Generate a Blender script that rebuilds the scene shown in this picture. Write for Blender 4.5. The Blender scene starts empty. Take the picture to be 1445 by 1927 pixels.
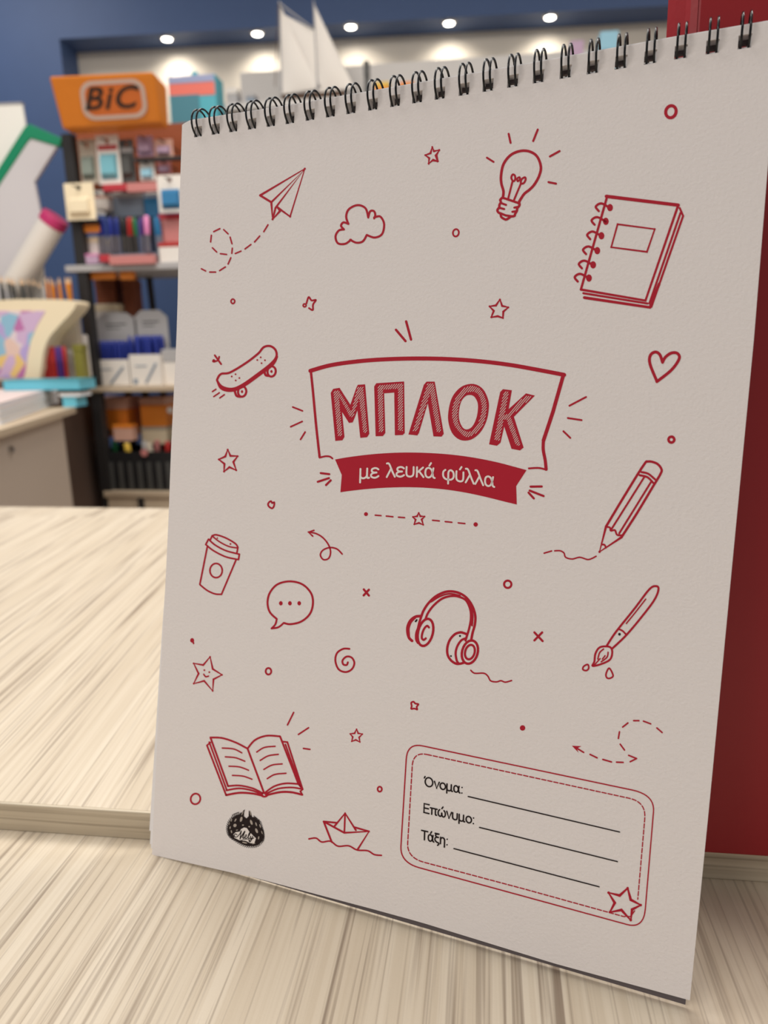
import bpy, bmesh, math, random
from mathutils import Vector, Matrix
random.seed(7)
scene = bpy.context.scene
COL = scene.collection

# ------------------------------------------------------------------ camera
CZ = 1.104                                   # eye height above the shop floor
CAM = Vector((0, 0, CZ))
RT = Vector((0.9925, 0.1208, -0.0190)).normalized()
FW = Vector((-0.1218, 0.9645, -0.2342)).normalized()
UP = RT.cross(FW).normalized()
RT = FW.cross(UP).normalized()
FPX, PCX, PCY = 1348.8, 722.5, 963.5
cam_data = bpy.data.cameras.new('camera')
cam = bpy.data.objects.new('camera', cam_data)
COL.objects.link(cam)
cam.matrix_world = Matrix(((RT.x, UP.x, -FW.x, CAM.x), (RT.y, UP.y, -FW.y, CAM.y),
                           (RT.z, UP.z, -FW.z, CAM.z), (0, 0, 0, 1)))
cam_data.sensor_fit = 'VERTICAL'
cam_data.sensor_height = 36.0
cam_data.lens = 36.0 * FPX / 1927.0
cam_data.clip_start = 0.01
cam_data.dof.use_dof = True
cam_data.dof.focus_distance = 0.25
cam_data.dof.aperture_fstop = 11.2
scene.camera = cam

# ------------------------------------------------------------------ world, exposure, big lights
world = bpy.data.worlds.new('world')
scene.world = world
world.use_nodes = True
wbg = world.node_tree.nodes['Background']
wbg.inputs['Color'].default_value = (1.0, 0.95, 0.91, 1)
wbg.inputs['Strength'].default_value = 0.33
scene.view_settings.view_transform = 'Standard'
scene.view_settings.look = 'None'
scene.view_settings.gamma = 1.0
scene.view_settings.use_curve_mapping = False
scene.view_settings.exposure = 0.0


def area(name, loc, target, size, energy, color):
    d = bpy.data.lights.new(name, 'AREA')
    d.shape = 'RECTANGLE'
    d.size, d.size_y = size
    d.energy = energy
    d.color = color
    o = bpy.data.objects.new(name, d)
    COL.objects.link(o)
    o.location = loc
    o.rotation_euler = (Vector(target) - Vector(loc)).to_track_quat('-Z', 'Y').to_euler()
    return o


area('ceiling_lamp_over_counter', (-0.55, 1.15, 2.75), (-0.5, 1.0, 0), (1.1, 0.6), 21, (1.0, 0.94, 0.86))
area('ceiling_lamp_over_aisle', (-1.2, 0.35, 2.75), (-1.2, 0.75, 0), (1.2, 0.6), 13, (1.0, 0.95, 0.90))
area('ceiling_lamp_by_blue_wall', (-2.0, 2.5, 2.75), (-2.0, 2.75, 0), (0.6, 0.4), 7, (1.0, 0.96, 0.92))
area('added_fill_right', (1.1, 0.9, 2.75), (1.0, 1.2, 0), (1.2, 0.6), 22, (1.0, 0.94, 0.88))  # added unseen fill, brightens the right side of the grey cabinet
area('added_fill_front', (-1.5, -1.3, 2.75), (-0.9, -0.9, 0), (1.3, 0.7), 30, (1.0, 0.95, 0.90))  # added unseen fill from behind the camera, lights the notepad's face


# ------------------------------------------------------------------ pixel rays to places in the room
def ray(px, py):
    return RT * ((px - PCX) / FPX) - UP * ((py - PCY) / FPX) + FW


def at(px, py, Y):
    d = ray(px, py)
    return CAM + d * (Y / d.y)


def atz(px, py, z):
    d = ray(px, py)
    return CAM + d * ((z - CZ) / d.z)


# ------------------------------------------------------------------ materials
def srgb(r, g, b):
    f = lambda c: (c / 255 / 12.92) if c <= 10 else ((c / 255 + 0.055) / 1.055) ** 2.4
    return (f(r), f(g), f(b), 1)


MATS = {}


def mat(name, col, rough=0.5, metal=0.0, spec=0.5, bump=0.0, bscale=200.0, vary=0.0, emit=None, trans=0.0, alpha=1.0):
    """Principled material with a procedural noise tint and bump."""
    if name in MATS:
        return MATS[name]
    m = bpy.data.materials.new(name)
    m.use_nodes = True
    nt = m.node_tree
    b = nt.nodes['Principled BSDF']
    b.inputs['Base Color'].default_value = col
    b.inputs['Roughness'].default_value = rough
    b.inputs['Metallic'].default_value = metal
    b.inputs['Specular IOR Level'].default_value = spec
    b.inputs['Alpha'].default_value = alpha
    b.inputs['Transmission Weight'].default_value = trans
    tc = nt.nodes.new('ShaderNodeTexCoord')
    if vary:
        n = nt.nodes.new('ShaderNodeTexNoise')
        n.inputs['Scale'].default_value = bscale * 0.2
        nt.links.new(tc.outputs['Object'], n.inputs['Vector'])
        mx = nt.nodes.new('ShaderNodeMix')
        mx.data_type = 'RGBA'
        mx.inputs['A'].default_value = tuple(c * (1 - vary) for c in col[:3]) + (1,)
        mx.inputs['B'].default_value = tuple(min(1, c * (1 + vary)) for c in col[:3]) + (1,)
        nt.links.new(n.outputs['Fac'], mx.inputs['Factor'])
        nt.links.new(mx.outputs['Result'], b.inputs['Base Color'])
    if bump:
        n = nt.nodes.new('ShaderNodeTexNoise')
        n.inputs['Scale'].default_value = bscale
        n.inputs['Detail'].default_value = 3
        nt.links.new(tc.outputs['Object'], n.inputs['Vector'])
        bp = nt.nodes.new('ShaderNodeBump')
        bp.inputs['Strength'].default_value = bump
        bp.inputs['Distance'].default_value = 0.0004
        nt.links.new(n.outputs['Fac'], bp.inputs['Height'])
        nt.links.new(bp.outputs['Normal'], b.inputs['Normal'])
    if emit:
        b.inputs['Emission Color'].default_value = emit[0]
        b.inputs['Emission Strength'].default_value = emit[1]
    MATS[name] = m
    return m


def wood(name, light, mid, dark, angle=0.0, freq=1.0, axis='XY', rough=0.42):
    """Streaked wood laminate: long thin lines, several widths; grain along local Y turned by angle (clockwise)."""
    if name in MATS:
        return MATS[name]
    m = bpy.data.materials.new(name)
    m.use_nodes = True
    nt = m.node_tree
    N, L = nt.nodes, nt.links
    b = N['Principled BSDF']
    b.inputs['Roughness'].default_value = rough
    b.inputs['Specular IOR Level'].default_value = 0.35
    tc = N.new('ShaderNodeTexCoord')
    rot = N.new('ShaderNodeMapping')
    if axis == 'XY':
        rot.inputs['Rotation'].default_value = (0, 0, math.radians(angle))
    elif axis == 'XZ':                       # upright face, grain along Z
        rot.inputs['Rotation'].default_value = (math.radians(90), 0, 0)
    elif axis == 'ALONGX':                   # grain along X on an edge that faces Y
        rot.inputs['Rotation'].default_value = (math.radians(90), 0, math.radians(90))
    L.new(tc.outputs['Object'], rot.inputs['Vector'])

    def layer(sx, sy, detail, lo, hi, seed):
        mp = N.new('ShaderNodeMapping')
        mp.inputs['Scale'].default_value = (sx * freq, sy * freq, sx * freq if axis == 'YZ' else 1.0)
        mp.inputs['Location'].default_value = (seed, seed * 0.37, seed * 0.11)
        L.new(rot.outputs['Vector'], mp.inputs['Vector'])
        n = N.new('ShaderNodeTexNoise')
        n.inputs['Scale'].default_value = 1.0
        n.inputs['Detail'].default_value = detail
        n.inputs['Roughness'].default_value = 0.55
        n.inputs['Distortion'].default_value = 0.15
        L.new(mp.outputs['Vector'], n.inputs['Vector'])
        r = N.new('ShaderNodeMapRange')
        r.inputs['From Min'].default_value = lo
        r.inputs['From Max'].default_value = hi
        L.new(n.outputs['Fac'], r.inputs['Value'])
        return r.outputs['Result']

    def mixc(fac, a, bcol):
        x = N.new('ShaderNodeMix')
        x.data_type = 'RGBA'
        L.new(fac, x.inputs['Factor'])
        for k, v in (('A', a), ('B', bcol)):
            if isinstance(v, tuple):
                x.inputs[k].default_value = v
            else:
                L.new(v, x.inputs[k])
        return x.outputs['Result']

    broad = layer(70, 2.2, 2, 0.36, 0.66, 3.1)
    fine = layer(420, 4.0, 2, 0.42, 0.62, 7.7)
    lines = layer(200, 3.4, 3, 0.57, 0.70, 13.3)
    hair = layer(650, 9.0, 1, 0.56, 0.72, 21.9)
    c = None

    def scaled(sock, k):
        q = N.new('ShaderNodeMath')
        q.operation = 'MULTIPLY'
        q.inputs[1].default_value = k
        L.new(sock, q.inputs[0])
        return q.outputs[0]
    c = mixc(scaled(broad, 0.6), light, mid)
    c = mixc(scaled(fine, 0.60), c, mid)
    c = mixc(scaled(lines, 0.75), c, dark)
    c = mixc(scaled(hair, 0.45), c, dark)
    L.new(c, b.inputs['Base Color'])
    bp = N.new('ShaderNodeBump')
    bp.inputs['Strength'].default_value = 0.18
    bp.inputs['Distance'].default_value = 0.0003
    bp.invert = True
    fn = N.new('ShaderNodeTexNoise')
    fn.inputs['Scale'].default_value = 900.0
    L.new(tc.outputs['Object'], fn.inputs['Vector'])
    ad = N.new('ShaderNodeMath')
    ad.operation = 'MULTIPLY_ADD'
    ad.inputs[1].default_value = 0.8
    L.new(fn.outputs['Fac'], ad.inputs[0])
    L.new(lines, ad.inputs[2])
    L.new(ad.outputs[0], bp.inputs['Height'])
    L.new(bp.outputs['Normal'], b.inputs['Normal'])
    MATS[name] = m
    return m


W_L, W_M, W_D = srgb(223, 211, 191), srgb(204, 189, 166), srgb(126, 107, 91)
M_counter = wood('pale_streaked_laminate', W_L, W_M, W_D, angle=1.0)
M_slab = wood('pale_streaked_board_laminate', W_L, W_M, W_D, angle=-6.0)
M_edge = wood('laminate_edge_band', srgb(214, 202, 180), srgb(176, 162, 140), srgb(112, 98, 82), axis='ALONGX', freq=0.8)
M_greywood = wood('grey_oak_panel', srgb(222, 208, 194), srgb(196, 180, 164), srgb(156, 138, 122), axis='XZ', freq=0.22, rough=0.55)
M_darkwood = wood('dark_brown_panel', srgb(112, 92, 80), srgb(88, 70, 60), srgb(60, 46, 40), axis='XZ', freq=0.22, rough=0.55)
M_lightwood = wood('light_wood_shelf', srgb(214, 196, 170), srgb(190, 170, 145), srgb(160, 138, 114), axis='ALONGX', freq=0.25, rough=0.5)
M_paper = mat('white_drawing_paper', (0.80, 0.755, 0.735, 1), 0.85, spec=0.2, bump=0.35, bscale=900)
M_sheet = mat('inner_sheet_paper', (0.82, 0.80, 0.80, 1), 0.85, spec=0.2, bump=0.2, bscale=700)
M_board = mat('shade_grey_backing_card', srgb(98, 90, 92), 0.8, bump=0.2, bscale=700)  # toned dark to stand in for the shadow under the pad's edge
M_red = mat('red_printing_ink', srgb(176, 26, 47), 0.7, spec=0.25)
M_black = mat('black_printing_ink', srgb(32, 20, 20), 0.7, spec=0.25)
M_knock = mat('unprinted_paper_showing', (0.83, 0.77, 0.73, 1), 0.85, spec=0.2)
M_shade = mat('grey_printing_ink', srgb(178, 167, 156), 0.75, spec=0.2)
M_wire = mat('black_enamel_wire', srgb(26, 28, 32), 0.22, metal=0.6, spec=0.7)
M_binder = mat('red_binder_cover', srgb(158, 30, 38), 0.42, spec=0.4, bump=0.12, bscale=500)
M_blue = mat('navy_blue_paint', srgb(72, 96, 140), 0.55, bump=0.1, bscale=60, vary=0.05)
M_cream = mat('cream_niche_paint', srgb(238, 228, 212), 0.7, bump=0.1, bscale=60, vary=0.03)
M_floor = mat('beige_floor_tile', srgb(176, 158, 138), 0.35, vary=0.08, bscale=20)
M_steel = mat('matt_black_steel', srgb(40, 38, 38), 0.5, spec=0.4)
M_orange = mat('orange_card', srgb(236, 138, 40), 0.5, vary=0.03)
M_orangedk = mat('orange_brown_card', srgb(150, 74, 36), 0.6, vary=0.1)
M_white = mat('white_card', srgb(232, 226, 218), 0.6)
M_cream2 = mat('cream_card', srgb(246, 230, 196), 0.6)
M_grey = mat('grey_card', srgb(176, 174, 174), 0.6)
M_dkgrey = mat('dark_grey_plastic', srgb(78, 78, 76), 0.5)
M_penblue = mat('blue_plastic', srgb(36, 52, 140), 0.35)
M_penred = mat('red_plastic', srgb(180, 44, 40), 0.35)
M_pengreen = mat('green_plastic', srgb(30, 120, 70), 0.35)
M_penblack = mat('black_plastic', srgb(34, 34, 36), 0.35)
M_penpurple = mat('purple_plastic', srgb(84, 50, 130), 0.35)
M_pink = mat('pink_plastic', srgb(226, 140, 190), 0.4)
M_magenta = mat('magenta_card', srgb(196, 50, 110), 0.5)
M_green = mat('green_card', srgb(10, 140, 98), 0.5)
M_teal = mat('teal_card', srgb(72, 170, 186), 0.5)
M_cyan = mat('turquoise_card', srgb(110, 200, 222), 0.5)
M_clear = mat('frosted_barrel', srgb(120, 120, 130), 0.3)
M_yellow = mat('yellow_card', srgb(226, 186, 70), 0.5)
M_pagewhite = mat('page_block_white', srgb(238, 242, 250), 0.8)
M_pencilwood = mat('pencil_cut_wood', srgb(226, 190, 150), 0.7)
M_pencilgrey = mat('pencil_grey_lacquer', srgb(86, 86, 84), 0.4)
M_pencilorange = mat('pencil_orange_lacquer', srgb(224, 140, 36), 0.4)
M_sail = mat('white_gauze_sail', srgb(244, 238, 230), 0.9, bump=0.3, bscale=300)
M_brown = mat('dark_varnished_wood', srgb(92, 66, 48), 0.5)
M_redprint = mat('red_price_card', srgb(186, 46, 58), 0.5)
M_rose = mat('rose_card', srgb(200, 128, 124), 0.5)
M_lilac = mat('lilac_card', srgb(190, 160, 186), 0.5)
M_sky = mat('light_blue_card', srgb(150, 200, 220), 0.5)
M_bluebox = mat('bright_blue_card', srgb(40, 120, 170), 0.5)
M_slate = mat('slate_blue_card', srgb(130, 144, 160), 0.5)
M_chrome = mat('chrome_ring', srgb(200, 200, 200), 0.2, metal=1.0)
M_lens = mat('lit_lamp_lens', (1, 1, 1, 1), 0.3, emit=((1.0, 0.93, 0.80, 1), 14.0))


# ------------------------------------------------------------------ object helpers
def link(name, verts, faces, mats, idx=None, parent=None, smooth=False, bevel=0.0, loc=None):
    me = bpy.data.meshes.new(name)
    me.from_pydata([tuple(v) for v in verts], [], faces)
    if not isinstance(mats, (list, tuple)):
        mats = [mats]
    for m in mats:
        me.materials.append(m)
    if idx:
        me.polygons.foreach_set('material_index', idx)
    if smooth:
        me.polygons.foreach_set('use_smooth', [True] * len(me.polygons))
    me.update()
    o = bpy.data.objects.new(name, me)
    COL.objects.link(o)
    if parent:
        o.parent = parent
    if loc is not None:
        o.location = loc
    if bevel:
        bv = o.modifiers.new('soft_edges', 'BEVEL')
        bv.width = bevel
        bv.segments = 2
        bv.limit_method = 'ANGLE'
    return o


def tag(o, label, cat, group=None, kind=None):
    o['label'] = label
    o['category'] = cat
    if group:
        o['group'] = group
    if kind:
        o['kind'] = kind
    return o


def empty(name, loc=(0, 0, 0), rz=0.0, rx=0.0):
    o = bpy.data.objects.new(name, None)
    COL.objects.link(o)
    o.location = loc
    o.rotation_euler = (rx, 0, rz)
    o.empty_display_size = 0.05
    return o


def struct(o, label=None, cat=None):
    o['kind'] = 'structure'
    if label:
        o['label'] = label
        o['category'] = cat
    return o


class MB:
    """collects shapes, then links them as one mesh object"""

    def __init__(self):
        self.v, self.f, self.i = [], [], []

    def add(self, verts, faces, mi=0):
        n = len(self.v)
        self.v += [Vector(x) for x in verts]
        self.f += [[n + k for k in f] for f in faces]
        self.i += [mi] * len(faces)
        return self

    def box(self, x0, x1, y0, y1, z0, z1, mi=0, M=None):
        vs = [Vector((x, y, z)) for z in (z0, z1) for y in (y0, y1) for x in (x0, x1)]
        if M:
            vs = [M @ v for v in vs]
        return self.add(vs, [(0, 2, 3, 1), (4, 5, 7, 6), (0, 1, 5, 4), (2, 6, 7, 3), (0, 4, 6, 2), (1, 3, 7, 5)], mi)

    def bar(self, a, b, w, d, mi=0):
        """square bar from a to b"""
        a, b = Vector(a), Vector(b)
        t = (b - a).normalized()
        s = t.cross(Vector((0, 1, 0)))
        if s.length < 1e-3:
            s = t.cross(Vector((1, 0, 0)))
        s.normalize()
        q = s.cross(t).normalized()
        vs = [p + s * (sx * w / 2) + q * (sy * d / 2) for p in (a, b) for sx, sy in ((-1, -1), (1, -1), (1, 1), (-1, 1))]
        return self.add(vs, [(0, 3, 2, 1), (4, 5, 6, 7), (0, 1, 5, 4), (1, 2, 6, 5), (2, 3, 7, 6), (3, 0, 4, 7)], mi)

    def lathe(self, a, b, prof, seg=12):
        """prof: list of (t along a-b, radius, material index of the band that follows)"""
        a, b = Vector(a), Vector(b)
        t = (b - a).normalized()
        s = t.cross(Vector((0, 1, 0)))
        if s.length < 1e-3:
            s = t.cross(Vector((1, 0, 0)))
        s.normalize()
        q = t.cross(s)
        n = len(self.v)
        for tt, r, _ in prof:
            c = a.lerp(b, tt)
            for k in range(seg):
                an = 2 * math.pi * k / seg
                self.v.append(c + s * (math.cos(an) * r) + q * (math.sin(an) * r))
        for j in range(len(prof) - 1):
            for k in range(seg):
                k2 = (k + 1) % seg
                self.f.append([n + j * seg + k, n + j * seg + k2, n + (j + 1) * seg + k2, n + (j + 1) * seg + k])
                self.i.append(prof[j][2])
        self.f.append([n + k for k in range(seg)][::-1])
        self.i.append(prof[0][2])
        self.f.append([n + (len(prof) - 1) * seg + k for k in range(seg)])
        self.i.append(prof[-2][2])
        return self

    def tube(self, pts, r, seg=8, mi=0):
        pts = [Vector(p) for p in pts]
        n0 = len(self.v)
        prev = None
        for j, p in enumerate(pts):
            t = (pts[min(j + 1, len(pts) - 1)] - pts[max(j - 1, 0)]).normalized()
            if prev is None:
                s = t.cross(Vector((0.3, 0.2, 0.93)))
                if s.length < 0.1:
                    s = t.cross(Vector((1, 0, 0)))
            else:
                s = prev - t * prev.dot(t)
            s.normalize()
            prev = s
            q = t.cross(s)
            for k in range(seg):
                an = 2 * math.pi * k / seg
                self.v.append(p + s * (math.cos(an) * r) + q * (math.sin(an) * r))
        for j in range(len(pts) - 1):
            for k in range(seg):
                k2 = (k + 1) % seg
                self.f.append([n0 + j * seg + k, n0 + j * seg + k2, n0 + (j + 1) * seg + k2, n0 + (j + 1) * seg + k])
                self.i.append(mi)
        self.f.append([n0 + k for k in range(seg)][::-1])
        self.f.append([n0 + (len(pts) - 1) * seg + k for k in range(seg)])
        self.i += [mi, mi]
        return self

    def build(self, name, mats, parent=None, smooth=False, bevel=0.0, origin=None):
        vs = self.v
        if origin is not None:
            origin = Vector(origin)
            vs = [v - origin for v in vs]
        return link(name, vs, self.f, mats, self.i, parent, smooth, bevel, origin)


def text_mesh(body, shear=0.0, offset=0.0, spacing=1.0, res=4):
    c = bpy.data.curves.new('lettering', 'FONT')
    c.body = body
    c.size = 1.0
    c.shear = shear
    c.offset = offset
    c.space_character = spacing
    c.resolution_u = res
    o = bpy.data.objects.new('lettering', c)
    COL.objects.link(o)
    bpy.context.view_layer.update()
    dg = bpy.context.evaluated_depsgraph_get()
    ev = o.evaluated_get(dg)
    me = ev.to_mesh()
    vs = [v.co.copy() for v in me.vertices]
    fs = [list(p.vertices) for p in me.polygons]
    ev.to_mesh_clear()
    bpy.data.objects.remove(o)
    bpy.data.curves.remove(c)
    return vs, fs


# ------------------------------------------------------------------ the setting
ZC = CZ - 0.209                # lower counter top
TS = 0.0135                    # thickness of the board that lies on it
ZS = ZC + TS
YE = 0.2545                    # its front edge

struct(MB().box(-4, 4, -3, 5, -0.05, 0.0).build('floor', M_floor))

WA = math.radians(2.5)         # the back wall stands a touch askew to the counter


def wall_pt(x, d, z):          # x along the wall, d behind its front plane
    return Vector((x * math.cos(WA) - d * math.sin(WA), YW + x * math.sin(WA) + d * math.cos(WA), z))


YW = 3.27
MW = Matrix.Translation((0, YW, 0)) @ Matrix.Rotation(WA, 4, 'Z')
ZSOF = CZ + 1.247              # underside of the lintel
XN = -1.735                    # left side of the niche
ND = 0.15                      # niche depth
ZSILL = 1.66
struct(MB().box(-4, XN, 0, 0.3, 0, 3.2, M=MW).box(XN, 4, 0, 0.3, ZSOF, 3.2, M=MW)
       .box(XN, 4, 0, 0.3, 0, ZSILL, M=MW).build('wall_back', M_blue))
struct(MB().box(XN - 0.001, 4, ND, 0.29, ZSILL, ZSOF, M=MW).build('wall_niche', M_cream))
struct(MB().box(-4.1, -4, -3, 5, 0, 3.2).build('wall_left', M_blue))

# downlights let into the lintel over the niche
for k, (px, py) in enumerate([(314, 70), (484, 60), (660, 47), (845, 40), (1035, 29)]):
    d = ray(px, py)
    t = (ZSOF - CZ) / d.z
    p = CAM + d * t
    dl = empty('downlight', (p.x, p.y, ZSOF))
    ring = [(0.0, 0.030, 0), (0.4, 0.031, 0), (1.0, 0.024, 0)]
    MB().lathe((0, 0, 0.001), (0, 0, -0.008), ring, 20).build('rim', M_chrome, dl, smooth=True)
    MB().lathe((0, 0, -0.006), (0, 0, -0.012), [(0, 0.021, 0), (0.6, 0.019, 0), (1, 0.010, 0)], 20).build('lens', M_lens, dl, smooth=True)
    ordn = ['leftmost of the row, above the orange sign', 'second from left, left of the sails', 'third from left, just right of the sails',
            'fourth from left, right of the sails', 'nearest the red book'][k]
    tag(dl, 'lit recessed ceiling spot, ' + ordn, 'light', 'spotlights over the niche')
    sp = bpy.data.lights.new('downlight_beam', 'SPOT')
    sp.energy = 2.6
    sp.color = (1.0, 0.93, 0.83)
    sp.spot_size = math.radians(130)
    sp.spot_blend = 1.0
    sp.shadow_soft_size = 0.02
    so = bpy.data.objects.new('downlight_beam', sp)
    COL.objects.link(so)
    so.parent = dl
    so.location = (0, 0, -0.02)
    so.rotation_euler = Vector((0, 0.075, -0.145)).to_track_quat('-Z', 'Y').to_euler()

# ------------------------------------------------------------------ the counter and the board on it
ct = empty('shop_counter', (0.1, 0.2, 0))
tag(ct, 'pale streaked wood counter whose top fills the foreground', 'counter')
MB().box(-0.9, 0.9, -0.30, 0.62, -0.028, 0.0).build('worktop', M_counter, ct, bevel=0.001).location = (-0.1, 0.05, ZC)
MB().box(-0.98, 0.78, -0.35, 0.50, 0.0, ZC - 0.028).build('body', M_greywood, ct)
bd = empty('counter_board', (0, YE, ZC))
tag(bd, 'thin pale wood board lying on the counter, its edge behind the white notepad', 'board')
YB = 0.768 - YE
MB().box(-1.0, 0.8, 0.0010, YB, 0.0, TS).build('panel', M_slab, bd, bevel=0.0006)
MB().box(-1.0, 0.8, -0.0006, 0.0010, 0.0, TS + 0.0001).build('edge_band', M_edge, bd, bevel=0.0005)

# ------------------------------------------------------------------ red binder on the board
YF = YE - 0.0030
bL = at(1294, 0, YF + 0.011).x           # front edge of the spine
BT = (YF + 0.011) * (at(1294, 0, 1).x / at(1263, 0, 1).x - 1)   # its thickness
bn = empty('red_book', (bL, YF, ZS), rx=math.radians(-2.4))
tag(bn, 'tall dark red hardcover book standing on the board behind the notepad', 'book')
hb, BW = 0.318, 0.235
MB().box(0.0036, BW, 0.0, 0.0026, 0, hb).build('front_cover', M_binder, bn, bevel=0.0008)
MB().box(0.0036, BW, BT - 0.0026, BT, 0, hb).build('back_cover', M_binder, bn, bevel=0.0008)
sp_o = [(0.0036, 0.0), (0.0016, 0.0008), (0.0006, 0.0028), (0.0014, 0.0044), (-0.0012, 0.0078), (-0.0030, BT * .5), (-0.0012, BT - 0.0078), (0.0014, BT - 0.0044), (0.0006, BT - 0.0028), (0.0016, BT - 0.0008), (0.0036, BT)]
sp_i = [(0.0038, BT - 0.003), (0.0026, BT - 0.006), (0.0012, BT * .5), (0.0026, 0.006), (0.0038, 0.003)]
sq = spq = sp_o + sp_i
n = len(sq)
MB().add([(x, y, z) for z in (0, hb) for x, y in sq], [[k, n + k, n + (k + 1) % n, (k + 1) % n] for k in range(n)] + [list(range(n)), list(range(n, 2 * n))[::-1]]).build('spine', M_binder, bn)
MB().box(0.005, BW - 0.004, 0.0028, BT - 0.0028, 0.004, hb - 0.004).build('page_block', M_sheet, bn)

# ------------------------------------------------------------------ the notepad: its plane and outline
EX = Vector((0.9665, -0.2566, 0.0)).normalized()
EY = Vector((0.0490, 0.1846, 0.9816))
EY = (EY - EX * EY.dot(EX)).normalized()
EN = EX.cross(EY)                              # towards the viewer
PO = CAM + Vector((-0.1317, 0.2461, -0.2050))


def page(px, py):
    d = ray(px, py)
    P = CAM + d * ((PO - CAM).dot(EN) / d.dot(EN)) - PO
    return P.dot(EX), P.dot(EY)


def pp(u, v, w=0.0):
    return Vector((u, v, w))


E_LEFT = [(286, 1608.5), (290.6, 1498), (294.2, 1426), (299, 1320), (305.8, 1207), (313, 1062), (318, 955), (320.8, 867), (326.8, 742), (331, 660), (334, 580), (336.3, 430), (340.4, 299), (342.5, 235)]
E_RIGHT = [(1298, 1882.5), (1336, 1500), (1374, 1100), (1418.3, 640), (1445, 309), (1466, 37)]
E_TOP = [(342.5, 235), (348, 231), (356, 227.5), (534, 200.5), (900, 137), (1268, 70.6), (1466, 37)]
E_BOT = [(286, 1608.5), (484.5, 1653), (600, 1684), (700, 1710.5), (793, 1736), (1044.5, 1813.5), (1298, 1882.5)]


def sampler(pts, k):
    P = [page(*q) for q in pts]
    a, b = P[0][k], P[-1][k]
    T = [(p[k] - a) / (b - a) for p in P]

    def f(t):
        for j in range(len(T) - 1):
            if t <= T[j + 1] or j == len(T) - 2:
                s = (t - T[j]) / (T[j + 1] - T[j])
                return Vector((P[j][0] + s * (P[j + 1][0] - P[j][0]), P[j][1] + s * (P[j + 1][1] - P[j][1])))
    return f


fl, fr, ft, fb = sampler(E_LEFT, 1), sampler(E_RIGHT, 1), sampler(E_TOP, 0), sampler(E_BOT, 0)
c00, c10, c01, c11 = fb(0), fb(1), ft(0), ft(1)


def coons(u, v):
    return ((1 - v) * fb(u) + v * ft(u) + (1 - u) * fl(v) + u * fr(v)
            - ((1 - u) * (1 - v) * c00 + u * (1 - v) * c10 + (1 - u) * v * c01 + u * v * c11))


HOLES = [(372.7, 248), (405.9, 243), (439, 237.5), (474.4, 232.6), (509.7, 226.7), (545.8, 221.3), (583.6, 216), (621.8, 211), (660.5, 204),
         (701.6, 198.5), (743.5, 192), (785, 185.5), (827.5, 177.5), (873, 169.5), (918.3, 160), (965, 151), (1013.4, 142), (1064.3, 133),
         (1115.6, 125), (1168.7, 115), (1224, 106), (1281.3, 96), (1341, 85.7), (1401.8, 76)]


def invert(q):
    u, v = q[0] / 0.21, q[1] / 0.2975
    for _ in range(12):
        P = coons(u, v)
        u += (q[0] - P.x) / 0.21
        v += (q[1] - P.y) / 0.2975
    return u, v


HUV = [invert(page(*h)) for h in HOLES]
HV = sum(h[1] for h in HUV) / len(HUV)
HW, HH = 0.0018 / 0.21, 0.0020 / 0.2975
us, vs_ = [0.0], []
for k, (u, v) in enumerate(HUV):
    us += [u - HW, u + HW]
us = sorted(us + [0.007, 0.014, 0.022, 1.0, 0.985])
vs_ = [j / 24 * (HV - HH) for j in range(24)] + [HV - HH, HV + HH, 1.0]

pad = empty('spiral_notepad', PO)
pad.matrix_world = Matrix(((EX.x, EY.x, EN.x, PO.x), (EX.y, EY.y, EN.y, PO.y), (EX.z, EY.z, EN.z, PO.z), (0, 0, 0, 1)))
tag(pad, 'white top-bound spiral drawing pad with red doodles, leaning on the red book', 'notepad')


def is_hole(u0, u1, v0):
    return abs(v0 - (HV - HH)) < 1e-6 and any(abs((u0 + u1) / 2 - h[0]) < 1e-4 for h in HUV)


def sheet(w0, w1, shift=None):
    """sheet between two depths with punched holes; returns an MB"""
    m = MB()
    nu, nv = len(us), len(vs_)
    for w in (w0, w1):
        for v in vs_:
            for u in us:
                P = coons(u, v)
                s = shift(u, v) if shift else (0, 0)
                m.v.append(pp(P.x + s[0], P.y + s[1], w * (1 + 0.75 * v)))
    top, bot = nu * nv, 0
    for j in range(nv - 1):
        for i in range(nu - 1):
            q = [j * nu + i, j * nu + i + 1, (j + 1) * nu + i + 1, (j + 1) * nu + i]
            if is_hole(us[i], us[i + 1], vs_[j]):
                for a, b in ((0, 1), (1, 2), (2, 3), (3, 0)):
                    m.f.append([q[b] + bot, q[a] + bot, q[a] + top, q[b] + top])
                    m.i.append(0)
                continue
            m.f.append([k + top for k in q])
            m.f.append([k + bot for k in q][::-1])
            m.i += [0, 0]
    for i in range(nu - 1):
        for j, fl_ in ((0, 1), (nv - 1, 0)):
            a, b = j * nu + i, j * nu + i + 1
            m.f.append([a, b, b + top, a + top] if fl_ else [b, a, a + top, b + top])
            m.i.append(0)
    for j in range(nv - 1):
        for i, fl_ in ((0, 0), (nu - 1, 1)):
            a, b = j * nu + i, (j + 1) * nu + i
            m.f.append([a, b, b + top, a + top] if fl_ else [b, a, a + top, b + top])
            m.i.append(0)
    return m


cover = sheet(-0.0003, 0.0)

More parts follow.
